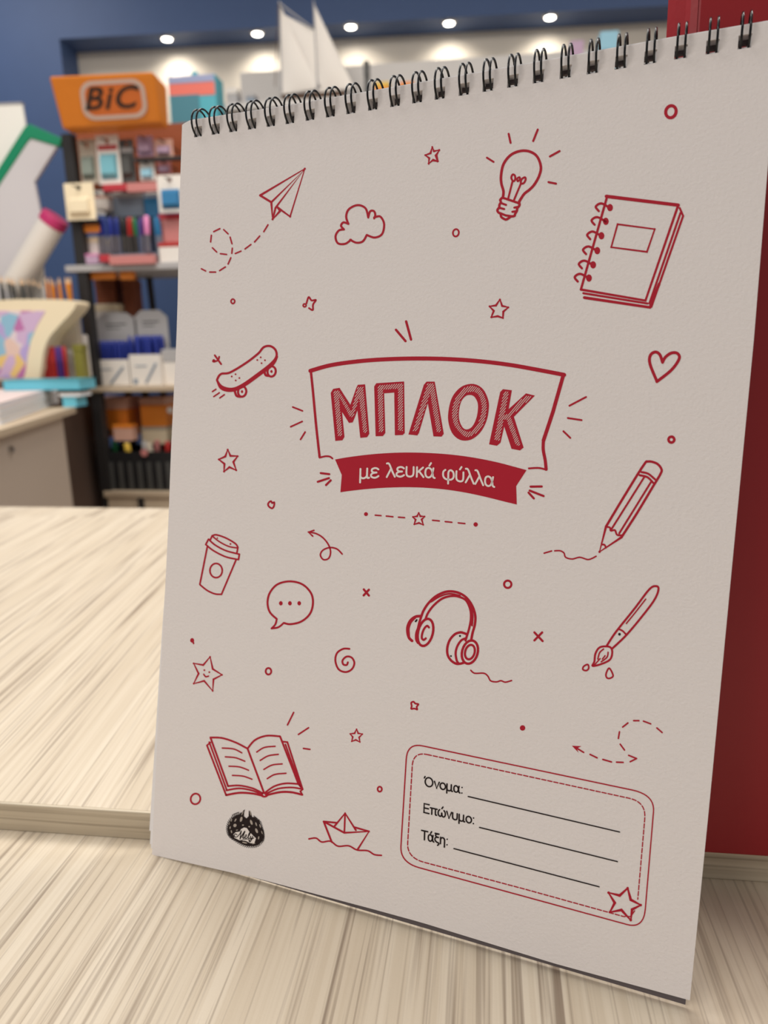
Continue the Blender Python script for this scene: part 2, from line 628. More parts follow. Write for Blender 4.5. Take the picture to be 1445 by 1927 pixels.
# ------------------------------------------------------------------ printing on the cover (same mesh, ink materials)
CROP = {'A': (340, 200, 2.89), 'B': (780, 180, 2.173), 'C': (340, 580, 3.6125), 'D': (540, 580, 2.4083), 'E': (980, 640, 3.1075),
        'F': (300, 960, 3.4405), 'G': (700, 1060, 2.3306), 'I': (260, 1300, 2.7788), 'J': (700, 1360, 2.4083), 'K': (750, 1090, 8.5),
        'M': (920, 230, 9.636), 'P': (620, 690, 6.568), 'Q': (820, 690, 6.568), 'T': (620, 830, 3.803), 'V': (780, 1440, 6.568), 'Z': (400, 1500, 12.04), 'O': (0, 0, 1.0)}
RED, BLK, KNO, SHD = 1, 2, 3, 4
LIFT = {RED: 0.00006, BLK: 0.00009, KNO: 0.00012, SHD: 0.00010}


def X(c, pts):
    x0, y0, s = CROP[c]
    return [Vector((x0 + p[0] / s, y0 + p[1] / s)) for p in pts]


def onp(q, mi, extra=0.0):
    u, v = page(q[0], q[1])
    return pp(u, v, LIFT[mi] + extra)


def spline(P, closed=False, n=8):
    out = []
    N = len(P)
    rng = range(N if closed else N - 1)
    for i in rng:
        if closed:
            p0, p1, p2, p3 = P[(i - 1) % N], P[i], P[(i + 1) % N], P[(i + 2) % N]
        else:
            p0, p1, p2, p3 = P[max(i - 1, 0)], P[i], P[i + 1], P[min(i + 2, N - 1)]
        for k in range(n):
            t = k / n
            out.append(0.5 * ((2 * p1) + (p2 - p0) * t + (2 * p0 - 5 * p1 + 4 * p2 - p3) * t * t + (3 * p1 - p0 - 3 * p2 + p3) * t ** 3))
    if not closed:
        out.append(P[-1])
    return out


RIB = 0


def ribbon(P, w, mi=RED, closed=False, extra=0.0):
    """flat line of width w (image px at that spot): mitred band with round ends, no overlapping faces"""
    Q = [P[0]]
    for p in P[1:]:
        if (p - Q[-1]).length > 0.02:
            Q.append(p)
    if closed and len(Q) > 2 and (Q[0] - Q[-1]).length < 0.02:
        Q.pop()
    N = len(Q)
    if N < 2:
        return
    global RIB
    RIB += 1
    extra += 0.000004 * (RIB % 7)
    h = w / 2
    A, B = [], []
    for k in range(N):
        d0 = (Q[k] - Q[k - 1]) if (k or closed) else None
        d1 = (Q[(k + 1) % N] - Q[k]) if (k < N - 1 or closed) else None
        d0 = d0.normalized() if d0 else d1.normalized()
        d1 = d1.normalized() if d1 else d0
        n0, n1 = Vector((-d0.y, d0.x)), Vector((-d1.y, d1.x))
        mt = n0 + n1
        if mt.length < 0.3:
            mt = n1 if mt.length < 1e-6 else mt
        mt.normalize()
        L = h / max(0.45, mt.dot(n1))
        if mt.dot(n1) < 0.86:
            L = h / max(0.86, mt.dot(n1))
            cover.add([onp(Q[k] + Vector((math.cos(t * math.pi / 5), -math.sin(t * math.pi / 5))) * h, mi, extra + 0.000002) for t in range(10)], [tuple(range(10))], mi)
        A.append(Q[k] + mt * L)
        B.append(Q[k] - mt * L)
    vs = [onp(p, mi, extra) for p in A + B]
    M_ = N if closed else N - 1
    cover.add(vs, [(k, N + k, N + (k + 1) % N, (k + 1) % N) for k in range(M_)], mi)
    if not closed:
        for c, d in ((Q[0], Q[0] - Q[1]), (Q[-1], Q[-1] - Q[-2])):
            a0 = math.atan2(d.y, d.x)
            cover.add([onp(c + Vector((math.cos(a0 + t), math.sin(a0 + t))) * h, mi, extra) for t in [math.pi * (j / 6 - 0.5) for j in range(7)]],
                      [tuple(range(7))], mi)


def S(c, w, pts, mi=RED, closed=False):            # smooth line
    ribbon(spline(X(c, pts), closed), w, mi, closed)


def Ln(c, w, pts, mi=RED, closed=False):           # straight line
    ribbon(X(c, pts), w, mi, closed)


def area_sign(P):
    return sum(P[i].x * P[(i + 1) % len(P)].y - P[(i + 1) % len(P)].x * P[i].y for i in range(len(P)))


def fill(c, pts, mi=RED, smooth=False, extra=0.0):
    P = X(c, pts)
    if smooth:
        P = spline(P, True, 6)
    if area_sign(P) > 0:
        P = P[::-1]
    cover.add([onp(p, mi, extra) for p in P], [tuple(range(len(P)))], mi)


def disc(c, x, y, r, mi=RED, ry=None, extra=0.0):
    fill(c, [(x + math.cos(k * math.pi / 8) * r, y + math.sin(k * math.pi / 8) * (ry or r)) for k in range(16)], mi, extra=extra)


def ringo(c, x, y, rx, ry, w, tilt=0.0):
    pts = []
    for k in range(24):
        a = k * math.pi / 12
        ex_, ey_ = rx * math.cos(a), ry * math.sin(a)
        pts.append((x + ex_ * math.cos(tilt) - ey_ * math.sin(tilt), y + ex_ * math.sin(tilt) + ey_ * math.cos(tilt)))
    Ln(c, w, pts, closed=True)


def dashes(c, w, pts, on, off, mi=RED, closed=False):
    P = spline(X(c, pts), closed)
    if closed:
        P.append(P[0])
    cur, acc, pen = [P[0]], 0.0, True
    for a, b in zip(P[:-1], P[1:]):
        L = (b - a).length
        pos = 0.0
        while L - pos > 1e-9:
            lim = (on if pen else off) - acc
            step = min(lim, L - pos)
            pos += step
            acc += step
            q = a + (b - a) * (pos / L)
            if pen:
                cur.append(q)
            if acc >= (on if pen else off) - 1e-9:
                if pen and len(cur) > 1:
                    ribbon(cur, w, mi)
                pen = not pen
                acc = 0.0
                cur = [q]
    if pen and len(cur) > 1:
        ribbon(cur, w, mi)


def star(c, w, pts, mi=RED):
    Ln(c, w, pts, closed=True)


# paper plane, its looping trail
Ln('A', 4.2, [(432, 485), (675, 340), (595, 600), (524, 548)])
Ln('A', 4.2, [(432, 485), (493, 522), (500, 615), (540, 570)])
Ln('A', 3.6, [(493, 522), (668, 350), (516, 552), (500, 615)])
Ln('A', 3.2, [(524, 548), (540, 570)])
for a in ([(475, 645), (452, 682)], [(430, 706), (402, 738)], [(382, 752), (350, 776)], [(328, 788), (297, 801)], [(250, 806), (216, 802)],
          [(196, 793), (173, 770)], [(163, 738), (167, 702)], [(180, 682), (213, 666)], [(234, 671), (258, 694)], [(269, 712), (279, 748)],
          [(281, 772), (278, 800)], [(273, 824), (258, 858)], [(243, 874), (212, 894)], [(190, 902), (158, 902)], [(136, 896), (113, 884)]):
    Ln('A', 2.9, a)
# cloud
S('A', 4.0, [(912, 640), (900, 600), (915, 560), (962, 538), (1005, 555), (1020, 605)])
S('A', 4.0, [(1020, 605), (1030, 572), (1050, 570), (1058, 590), (1052, 610)])
S('A', 4.0, [(1052, 605), (1085, 600), (1106, 640), (1095, 695), (1055, 714), (1012, 700)])
S('A', 4.0, [(1012, 700), (990, 735), (955, 742), (922, 726)])
S('A', 4.0, [(926, 726), (895, 748), (855, 745), (842, 708), (860, 676), (888, 670)])
S('A', 4.0, [(888, 670), (872, 650), (885, 632), (908, 638)])
# top of page small marks
star('A', 3.6, [(1368, 222), (1376, 244), (1406, 240), (1386, 268), (1396, 300), (1370, 294), (1348, 312), (1352, 282), (1330, 266), (1358, 256)])
ringo('A', 284, 1061, 10, 12, 3.0)
S('A', 3.4, [(684, 1072), (696, 1038), (712, 1056), (735, 1054), (720, 1078), (718, 1108), (698, 1098)])
ringo('A', 674, 1083, 8, 8, 3.0)
# light bulb
S('M', 5.0, [(255, 1350), (262, 1250), (225, 1110), (220, 960), (265, 760), (390, 600), (560, 525), (730, 530), (870, 620), (940, 800), (915, 960), (830, 1120), (740, 1220), (640, 1300), (560, 1420), (535, 1470)])
Ln('M', 4.4, [(250, 1370), (400, 1420), (545, 1470)])
S('M', 4.6, [(235, 1375), (205, 1410), (215, 1450), (190, 1500), (185, 1545), (155, 1590), (165, 1630), (215, 1660)])
S('M', 4.6, [(550, 1460), (552, 1510), (515, 1560), (505, 1610), (475, 1660), (460, 1700), (400, 1710)])
Ln('M', 4.2, [(205, 1650), (300, 1690), (430, 1710)])
Ln('M', 4.0, [(230, 1470), (310, 1500)])
Ln('M', 4.0, [(195, 1555), (275, 1575)])
Ln('M', 4.0, [(525, 1535), (460, 1550)])
Ln('M', 4.0, [(490, 1615), (425, 1625)])
S('M', 4.6, [(215, 1660), (225, 1720), (300, 1765), (350, 1745), (390, 1715)])
Ln('M', 3.6, [(345, 1400), (425, 1080)])
Ln('M', 3.6, [(450, 1420), (580, 1110)])
S('M', 3.8, [(440, 1070), (405, 1010), (430, 950), (470, 970), (475, 1040)], closed=True)
S('M', 3.6, [(520, 1070), (515, 1020), (555, 1000), (560, 1040)], closed=True)
S('M', 3.8, [(580, 1110), (590, 1040), (650, 1000), (665, 1040), (630, 1105)], closed=True)
for a in ([(357, 212), (392, 375)], [(885, 135), (802, 342)], [(1280, 525), (1105, 622)], [(1080, 1088), (1215, 1115)]):
    Ln('M', 4.0, a)
Ln('B', 3.8, [(296, 254), (323, 271)])
# page top right
ringo('B', 1048, 66, 21, 25, 6.0, 0.3)
star('B', 3.4, [(73, 212), (80, 228), (101, 222), (90, 243), (96, 268), (76, 262), (58, 279), (60, 256), (44, 244), (66, 236)])
ringo('B', 169, 561, 12, 15, 3.2, 0.2)
star('B', 4.0, [(349, 834), (358, 860), (383, 866), (363, 883), (361, 909), (340, 902), (314, 906), (324, 880), (307, 862), (333, 858)])
# ring notebook doodle
Ln('B', 4.4, [(788, 410), (680, 793)])
Ln('B', 6.4, [(784, 412), (1078, 448)])
Ln('B', 4.6, [(1078, 448), (944, 838), (680, 793)])
Ln('B', 4.0, [(1084, 460), (1098, 492), (968, 864)])
Ln('B', 4.0, [(1087, 480), (960, 850)])
Ln('B', 4.0, [(690, 808), (952, 850)])
Ln('B', 5.4, [(694, 826), (962, 866), (1000, 770)])
Ln('B', 3.8, [(830, 526), (982, 546), (950, 639), (804, 620)], closed=True)
for (x, y) in ((789, 458), (772, 514), (754, 573), (737, 634), (720, 692), (703, 746)):
    S('B', 4.4, [(x - 36, y + 14), (x - 48, y - 4), (x - 25, y - 17), (x + 10, y + 2)])
    disc('B', x + 10, y, 12, RED, 15)
# heart
S('E', 5.6, [(828, 130), (812, 85), (785, 70), (757, 90), (755, 140), (795, 240)])
S('E', 5.6, [(795, 243), (880, 175), (925, 110), (915, 78), (880, 76), (845, 100), (828, 130)])
ringo('E', 880, 582, 17, 17, 5.0)
# skateboard
S('C', 4.2, [(250, 480), (275, 447), (335, 437), (440, 375), (525, 310), (565, 265), (610, 258), (645, 285), (650, 330), (610, 380), (520, 450), (420, 520), (350, 548), (285, 535), (252, 500)], closed=True)
S('C', 4.2, [(250, 495), (275, 545), (340, 562), (420, 535), (530, 458), (625, 385), (655, 330)])
for cx_, cy_ in ((618, 430), (418, 567)):
    ringo('C', cx_, cy_, 28, 35, 4.0, 0.15)
    disc('C', cx_ - 1, cy_, 8, RED, 10)
S('C', 4.4, [(570, 435), (578, 455), (598, 460)])
S('C', 4.4, [(368, 565), (380, 595), (405, 602)])
Ln('C', 3.4, [(575, 425), (600, 405)])
for x, y in ((521, 352), (544, 334), (573, 354), (550, 374), (347, 464), (373, 449), (399, 475), (374, 491)):
    disc('C', x, y, 6)
for a in ([(240, 551), (216, 567)], [(263, 575), (225, 601)], [(297, 588), (266, 610)]):
    Ln('C', 2.8, a)
Ln('C', 3.6, [(232, 320), (275, 380)])
S('C', 3.2, [(262, 330), (255, 352), (238, 360), (225, 352), (220, 362), (232, 364)])
# star, wobbly ring left of the banner
star('C', 4.0, [(320, 962), (338, 1004), (387, 1006), (358, 1045), (377, 1101), (332, 1080), (295, 1110), (298, 1058), (260, 1028), (304, 1008)])
S('C', 3.4, [(600, 1320), (614, 1312), (622, 1324), (636, 1320), (634, 1345), (622, 1360), (604, 1352), (594, 1336)], closed=True)
# rays round the banner
for a in ([(762, 672), (828, 698)], [(748, 806), (826, 770)], [(846, 842), (815, 892)]):
    Ln('C', 3.2, a)
for a in ([(952, 1121), (1010, 1128)], [(932, 1180), (1008, 1155)], [(988, 1202), (1020, 1170)]):
    Ln('C', 4.0, a)
Ln('D', 4.6, [(494, 98), (537, 149)])
Ln('D', 4.6, [(540, 60), (562, 142)])
for a in ([(284, 384), (381, 333)], [(275, 456), (355, 468)], [(249, 533), (289, 572)]):
    Ln('E', 3.6, a)
for a in ([(57, 857), (122, 856)], [(52, 880), (133, 912)], [(45, 892), (76, 926)]):
    Ln('E', 4.2, a)
# banner frame
S('D', 7.6, [(106, 284), (200, 258), (330, 240), (460, 231), (600, 228), (740, 231), (880, 241), (1010, 257), (1130, 278), (1256, 302)])
S('D', 4.6, [(108, 284), (118, 380), (132, 530), (148, 675)])
S('D', 3.4, [(148, 677), (175, 671), (195, 673), (206, 681)])
Ln('D', 7.0, [(1252, 304), (1205, 470), (1162, 600)])
S('D', 6.0, [(1162, 600), (1161, 640), (1170, 690), (1174, 730)])
S('D', 3.6, [(1172, 731), (1140, 724), (1096, 726)])
# banner ribbon
tp = [(40, 132), (130, 116), (280, 97), (420, 86), (560, 82), (720, 86), (880, 98), (1040, 120), (1200, 152), (1330, 186), (1410, 208)]
bt = [(1340, 454), (1240, 430), (1120, 400), (980, 370), (840, 348), (700, 335), (560, 330), (420, 333), (280, 342), (160, 355), (78, 366)]
fill('T', [(p.x, p.y) for p in spline([Vector(q) for q in tp])] + [(1336, 322)] + [(p.x, p.y) for p in spline([Vector(q) for q in bt])] + [(88, 243)])
# MPLOK lettering: filled letters with light hatching
LET = [('P', [(15, 325), (45, 275), (125, 262), (258, 470), (330, 265), (350, 225), (440, 218), (492, 830), (465, 872), (380, 880), (345, 540), (300, 660), (285, 690), (240, 695), (155, 560), (185, 868), (160, 910), (72, 918)]),
       ('P', [(552, 245), (578, 205), (922, 183), (930, 820), (905, 845), (808, 848), (800, 320), (675, 330), (690, 820), (660, 858), (570, 860)]),
       ('P', [(1200, 185), (1300, 185), (1412, 830), (1385, 865), (1285, 862), (1215, 450), (1105, 820), (1085, 850), (975, 838), (1165, 225)]),
       ('Q', [(795, 315), (830, 278), (940, 292), (900, 525), (1115, 330), (1225, 358), (965, 620), (1085, 1000), (1040, 1035), (935, 1015), (845, 740), (800, 940), (755, 978), (658, 960)])]
for c, P in LET:
    fill(c, P)
O1 = spline(X('Q', [(440, 212), (530, 235), (600, 300), (650, 420), (655, 520), (630, 660), (560, 800), (460, 890), (360, 915), (270, 890), (195, 810), (155, 680), (155, 560), (185, 420), (240, 320), (330, 240)]), True, 4)


def annulus(Po, Pi, mi):
    """band between two closed outlines given in the same turning sense"""
    k = 64

    def res(P):
        c = sum(P, Vector((0, 0))) / len(P)
        out = []
        for j in range(k):
            a = 2 * math.pi * j / k
            dr = Vector((math.cos(a), math.sin(a)))
            best = 0
            for p, q in zip(P, P[1:] + P[:1]):
                e = q - p
                den = dr.x * e.y - dr.y * e.x
                if abs(den) < 1e-9:
                    continue
                o = p - c
                t = (o.x * e.y - o.y * e.x) / den
                s = (o.x * dr.y - o.y * dr.x) / den
                if 0 <= s <= 1 and t > best:
                    best = t
            out.append(c + dr * best)
        return out
    A, B = res(Po), res(Pi)
    cover.add([onp(p, mi) for p in A + B], [[j, k + j, k + (j + 1) % k, (j + 1) % k] for j in range(k)], mi)


O2 = spline(X('Q', [(410, 350), (470, 365), (515, 440), (520, 530), (500, 640), (450, 740), (385, 777), (330, 750), (290, 660), (285, 560), (310, 440), (360, 370)]), True, 4)
annulus(O1, O2, RED)


def clip_lines(polys, holes, ang, gap, w):
    """parallel light strokes clipped to outlines"""
    d = Vector((math.cos(ang), -math.sin(ang)))
    nrm = Vector((-d.y, d.x))
    allp = [p for P in polys for p in P]
    lo, hi = min(p.dot(nrm) for p in allp), max(p.dot(nrm) for p in allp)
    k = math.ceil(lo / gap)
    while k * gap < hi:
        o = k * gap
        k += 1
        for P in polys:
            ts = []
            for R in [P] + holes:
                for a, b in zip(R, R[1:] + R[:1]):
                    da, db = a.dot(nrm) - o, b.dot(nrm) - o
                    if (da < 0) != (db < 0):
                        q = a + (b - a) * (da / (da - db))
                        ts.append(q.dot(d))
            ts.sort()
            for t0, t1 in zip(ts[0::2], ts[1::2]):
                if t1 - t0 > 1.4:
                    jit = random.uniform(-0.25, 0.25)
                    t0 += random.uniform(0, 0.9)
                    t1 -= random.uniform(0, 0.9)
                    ribbon([d * t0 + nrm * (o + jit), d * t1 + nrm * (o + jit * 0.3)], w, KNO)


HZ = [('P', [[(50, 300), (112, 296), (160, 855), (105, 860)], [(80, 298), (125, 310), (298, 600), (262, 632)], [(262, 600), (300, 600), (415, 250), (348, 252)], [(352, 252), (418, 248), (468, 815), (420, 822)]]),
      ('P', [[(595, 235), (660, 235), (668, 805), (612, 805)], [(600, 232), (905, 208), (905, 268), (600, 288)], [(847, 215), (908, 208), (908, 792), (850, 795)]]),
      ('P', [[(1212, 208), (1285, 212), (1085, 800), (1032, 795)], [(1225, 208), (1288, 208), (1385, 808), (1328, 812)]]),
      ('Q', [[(842, 305), (905, 312), (786, 920), (722, 902)], [(1108, 358), (1192, 370), (900, 640), (800, 670)], [(872, 650), (930, 632), (1050, 982), (988, 965)]])]
for c, Z in HZ:
    clip_lines([X(c, z) for z in Z], [], math.radians(50), 3.2, 0.95)
H1 = spline(X('Q', [(430, 238), (540, 270), (605, 370), (630, 490), (600, 680), (520, 800), (400, 870), (300, 815), (222, 700), (203, 550), (240, 400), (320, 285)]), True, 4)
H2 = spline(X('Q', [(425, 312), (505, 325), (560, 420), (566, 560), (520, 700), (440, 795), (370, 800), (305, 745), (270, 640), (280, 500), (320, 390), (370, 330)]), True, 4)
clip_lines([H1], [H2], math.radians(50), 3.2, 0.95)


GL = {   # letter strokes, x-height 1: (advance, [(smooth, points)])
    'μ': (.86, [(0, [(.08, -.42), (.08, 1)]), (1, [(.08, .35), (.13, .1), (.32, 0), (.52, .1), (.6, .35)]), (1, [(.6, 1), (.6, .2), (.65, .02), (.76, .02)])]),
    'ε': (.72, [(1, [(.6, .85), (.47, .97), (.3, 1), (.12, .9), (.1, .7), (.24, .56), (.46, .53)]), (1, [(.46, .53), (.2, .49), (.05, .33), (.08, .12), (.28, 0), (.46, .03), (.62, .15)])]),
    'λ': (.74, [(1, [(.02, 1.42), (.13, 1.43), (.22, 1.3), (.32, 1.0), (.46, .55), (.66, 0)]), (0, [(.35, .86), (.04, 0)])]),
    'υ': (.78, [(1, [(.08, 1), (.08, .35), (.16, .08), (.35, 0), (.54, .08), (.62, .35), (.62, 1)])]),
    'κ': (.70, [(0, [(.1, 1), (.1, 0)]), (0, [(.56, 1), (.13, .45)]), (0, [(.26, .6), (.62, 0)])]),
    'α': (.86, [(1, [(.66, 1), (.6, .55), (.5, .16), (.3, 0), (.11, .14), (.05, .5), (.11, .86), (.3, 1), (.5, .85), (.6, .5), (.66, .1), (.78, 0)])]),
    'φ': (1.0, [(1, [(.22, .97), (.07, .75), (.07, .32), (.22, .06), (.46, 0), (.72, .06), (.87, .35), (.84, .8), (.67, 1), (.52, .92), (.46, .7), (.46, .2), (.46, -.42)])]),
    'Ο': (1.14, [(2, [(.52, .69, .45, .70)])]), 'ο': (.78, [(2, [(.37, .5, .32, .5)])]),
    'ν': (.66, [(0, [(.03, 1), (.31, 0), (.6, 1)])]), ':': (.3, [(0, [(.15, .05), (.16, .06)]), (0, [(.15, .92), (.16, .93)])]),
    'Ε': (.86, [(0, [(.7, 1.38), (.1, 1.38), (.1, 0), (.7, 0)]), (0, [(.1, .72), (.62, .72)])]),
    'π': (.88, [(0, [(.0, .96), (.8, .96)]), (0, [(.17, .96), (.17, 0)]), (1, [(.6, .96), (.6, .2), (.65, .02), (.76, .02)])]),
    'ω': (1.04, [(1, [(.22, 1), (.07, .7), (.07, .25), (.24, 0), (.42, .1), (.48, .55)]), (1, [(.48, .55), (.54, .1), (.72, 0), (.89, .25), (.89, .7), (.74, 1)])]),
    'Τ': (.84, [(0, [(.0, 1.38), (.8, 1.38)]), (0, [(.4, 1.38), (.4, 0)])]),
    'ξ': (.68, [(0, [(.06, 1.42), (.56, 1.42)]), (1, [(.5, 1.4), (.2, 1.3), (.12, 1.1), (.25, .93), (.5, .88)]), (1, [(.5, .88), (.2, .82), (.06, .6), (.1, .3), (.3, .1), (.53, .02), (.55, -.2), (.42, -.36)])]),
    'η': (.80, [(0, [(.1, 1), (.1, 0)]), (1, [(.1, .62), (.2, .9), (.4, 1), (.57, .86), (.62, .6), (.62, -.4)])]), ' ': (.5, [])}
ACC = {'ά': ('α', .34), 'ύ': ('υ', .34), 'ώ': ('ω', .48), 'Ό': ('Ο', None)}


def text_on(c, body, base, mi, xh, w, upv=(0.05, -1.0)):
    """letters drawn along a baseline given in crop coordinates; xh and w in image px"""
    P = spline(X(c, base), False, 10)
    L = [0.0]
    for a, b in zip(P[:-1], P[1:]):
        L.append(L[-1] + (b - a).length)
    tot = sum(GL[ACC[ch][0] if ch in ACC else ch][0] for ch in body)
    k = L[-1] / tot

    def put(x, y):
        t = x * k
        j = 0
        while j < len(P) - 2 and L[j + 1] < t:
            j += 1
        return P[j].lerp(P[j + 1], (t - L[j]) / (L[j + 1] - L[j])) + Vector(upv) * (y * xh)
    x0 = 0.0
    for ch in body:
        acc = None
        if ch in ACC:
            ch, acc = ACC[ch][0], ACC[ch]
        adv, st_ = GL[ch]
        if acc:
            st_ = st_ + [(0, [(acc[1], 1.24), (acc[1] + .12, 1.52)] if acc[1] is not None else [(-.04, 1.2), (.04, 1.44)])]
        for sm, pts in st_:
            if sm == 2:
                ex_, ey_, rx_, ry_ = pts[0]
                ribbon([put(x0 + ex_ + rx_ * math.cos(t * math.pi / 12), ey_ + ry_ * math.sin(t * math.pi / 12)) for t in range(24)], w, mi, True)
            else:
                q = [Vector(p) for p in pts]
                if sm:
                    q = spline(q, False, 6)
                ribbon([put(x0 + p.x, p.y) for p in q], w, mi)
        x0 += adv


text_on('T', 'με λευκά φύλλα', [(213, 268), (330, 262), (480, 255), (610, 255), (735, 263), (860, 277), (990, 298), (1100, 316), (1187, 330)], KNO, 18.0, 3.5, (0.03, -1.0))
# dotted line with star under the banner
disc('D', 358, 933, 9)
disc('D', 855, 980, 10)
for a in ([(400, 938), (426, 940)], [(450, 942), (480, 945)], [(505, 947), (533, 949)], [(660, 961), (690, 964)], [(717, 967), (747, 970)], [(776, 973), (806, 976)]):
    Ln('D', 2.8, a)
star('D', 3.6, [(597, 928), (604, 943), (623, 944), (610, 957), (617, 981), (598, 973), (577, 979), (583, 958), (571, 946), (590, 943)])
# pencil doodle
S('E', 4.6, [(498, 1090), (600, 920), (715, 735), (745, 710), (795, 722), (822, 755), (815, 785), (770, 860), (680, 1010), (590, 1150)])
S('E', 4.0, [(705, 772), (745, 782), (785, 815)])
S('E', 4.0, [(695, 790), (740, 802), (775, 836)])
Ln('E', 3.6, [(722, 800), (528, 1108)])
Ln('E', 3.6, [(762, 828), (575, 1130)])
Ln('E', 4.6, [(498, 1090), (460, 1238), (590, 1152)])
S('E', 3.6, [(498, 1092), (520, 1096), (526, 1114), (550, 1112), (562, 1138), (590, 1142)])
S('E', 3.4, [(474, 1195), (490, 1198), (497, 1215)])
Ln('E', 2.8, [(136, 1246), (180, 1233)])
S('E', 2.8, [(198, 1232), (230, 1232), (252, 1245), (262, 1270), (300, 1280), (345, 1270), (395, 1283), (440, 1264)])
# coffee cup
S('F', 3.2, [(345, 165), (370, 160), (430, 180), (490, 215), (508, 240)])
S('F', 2.8, [(345, 170), (390, 205), (450, 235), (508, 245)])
Ln('F', 3.2, [(342, 165), (328, 195)])
Ln('F', 3.2, [(508, 242), (502, 275)])
S('F', 3.2, [(318, 188), (360, 225), (430, 262), (516, 285)])
S('F', 3.2, [(300, 222), (350, 262), (430, 302), (512, 320)])
Ln('F', 3.2, [(318, 188), (300, 222)])
Ln('F', 3.2, [(518, 285), (512, 320)])
Ln('F', 3.2, [(310, 238), (262, 480)])
S('F', 3.2, [(262, 482), (310, 520), (360, 542), (402, 545)])
Ln('F', 3.2, [(402, 545), (496, 322)])
ringo('F', 367, 391, 40, 46, 3.2)
disc('F', 375, 181, 5)
disc('F', 460, 219, 6)
# curly arrow
S('F', 3.0, [(1183, 284), (1150, 252), (1105, 242), (1060, 258), (1042, 290), (1062, 320), (1095, 312), (1108, 272), (1095, 225), (1060, 180), (1015, 152), (965, 142)])
Ln('F', 3.2, [(1000, 131), (965, 142), (992, 168)])
# speech bubble
S('F', 3.8, [(760, 705), (715, 660), (700, 600), (715, 535), (765, 480), (845, 461), (925, 480), (980, 535), (994, 600), (975, 670), (920, 720), (850, 738), (805, 730)])
S('F', 3.6, [(760, 705), (750, 740), (726, 766)])
S('F', 3.6, [(726, 766), (770, 758), (805, 730)])
for x in (786, 845, 905):
    disc('F', x, 603, 12, RED, 14)
for c_, a in (('F', [(1323, 513), (1356, 553)]), ('F', [(1356, 515), (1322, 552)]), ('G', [(712, 303), (748, 341)]), ('G', [(746, 303), (712, 338)])):
    Ln(c_, 4.2, a)
disc('F', 212, 843, 13, RED, 15)
Ln('F', 3.0, [(218, 850), (221, 863)])
ringo('F', 706, 1043, 18, 21, 3.4)
S('F', 3.6, [(1230, 898), (1190, 898), (1150, 925), (1139, 975), (1160, 1030), (1205, 1048), (1245, 1030), (1262, 990), (1245, 955), (1212, 948), (1186, 972), (1190, 998), (1212, 1002), (1220, 985)])
# smiling star
Ln('F', 3.6, [(328, 950), (345, 1028), (405, 1066), (350, 1095), (345, 1170), (290, 1105), (222, 1123), (254, 1058), (222, 992), (284, 1003)], closed=True)
disc('F', 291, 1036, 6)
disc('F', 323, 1049, 6)
S('F', 2.8, [(287, 1062), (300, 1078), (318, 1074)])
# headphones
S('K', 4.6, [(365, 590), (400, 500), (480, 380), (600, 270), (740, 205), (860, 195), (980, 225), (1090, 300), (1180, 430), (1225, 580), (1220, 720), (1185, 850), (1160, 975)])
S('K', 4.2, [(430, 640), (470, 540), (560, 420), (680, 320), (800, 275), (920, 270), (1040, 310), (1100, 370), (1150, 500), (1155, 640), (1130, 780), (1085, 930), (1070, 980)])
S('K', 3.2, [(520, 360), (640, 285), (760, 240), (860, 235), (980, 262)])
S('K', 3.4, [(1080, 300), (1150, 430), (1185, 580), (1175, 740)])
S('K', 4.4, [(365, 590), (330, 700), (300, 830)])
S('K', 5.2, [(345, 590), (270, 600), (190, 660), (145, 760), (145, 860), (170, 940), (215, 985)])
S('K', 3.0, [(270, 615), (200, 690), (165, 790), (170, 900)])
ringo('K', 430, 850, 118, 222, 4.6, 0.24)
S('K', 4.0, [(330, 740), (285, 850), (280, 960), (310, 1020)])
S('K', 4.0, [(485, 770), (455, 745), (410, 790), (378, 870), (372, 940), (400, 970), (435, 945)])
Ln('K', 3.0, [(292, 650), (272, 675)], BLK)
S('K', 4.6, [(1090, 880), (1040, 860), (985, 850), (900, 880), (820, 970), (780, 1090), (785, 1210), (840, 1300), (920, 1350), (990, 1350), (1040, 1335)])
S('K', 4.2, [(1070, 945), (1000, 980), (940, 1070), (912, 1180), (930, 1300), (960, 1345)])
ringo('K', 1140, 1165, 125, 190, 4.6, 0.26)
ringo('K', 1140, 1165, 76, 118, 4.2, 0.26)
disc('K', 982, 907, 16, BLK)
disc('K', 838, 1228, 14, BLK)
S('G', 2.8, [(433, 469), (450, 482), (490, 482), (508, 495), (520, 515), (545, 520), (565, 515), (585, 521), (612, 514)])
# paint brush
S('G', 4.0, [(1030, 360), (1070, 300), (1150, 200), (1215, 115), (1245, 100), (1256, 115), (1235, 165), (1170, 250), (1110, 320), (1052, 375)])
Ln('G', 2.6, [(1200, 157), (1155, 215), (1115, 264)])
S('G', 3.4, [(1080, 288), (1098, 296), (1112, 310)])
S('G', 3.8, [(1040, 366), (1000, 368), (980, 395), (975, 430), (968, 450), (1010, 440), (1045, 420), (1053, 385)], closed=True)
S('G', 2.8, [(1015, 376), (998, 392), (990, 420)])
S('G', 2.8, [(1035, 390), (1030, 412), (1005, 432)])
Ln('G', 2.6, [(975, 446), (1000, 418)])
Ln('G', 2.6, [(1010, 420), (1022, 405)])
disc('G', 1085, 311, 6, BLK)
S('G', 3.2, [(946, 444), (928, 452), (925, 466), (940, 470), (950, 460)], closed=True)
S('G', 3.2, [(1040, 460), (1026, 485), (1030, 502), (1044, 504), (1057, 492)], closed=True)
ringo('G', 595, 92, 16, 16, 4.0)
disc('G', 660, 722, 12)
S('G', 3.2, [(172, 612), (182, 607), (190, 615), (203, 618), (196, 630), (198, 641), (186, 637), (172, 638), (174, 626)], closed=True)
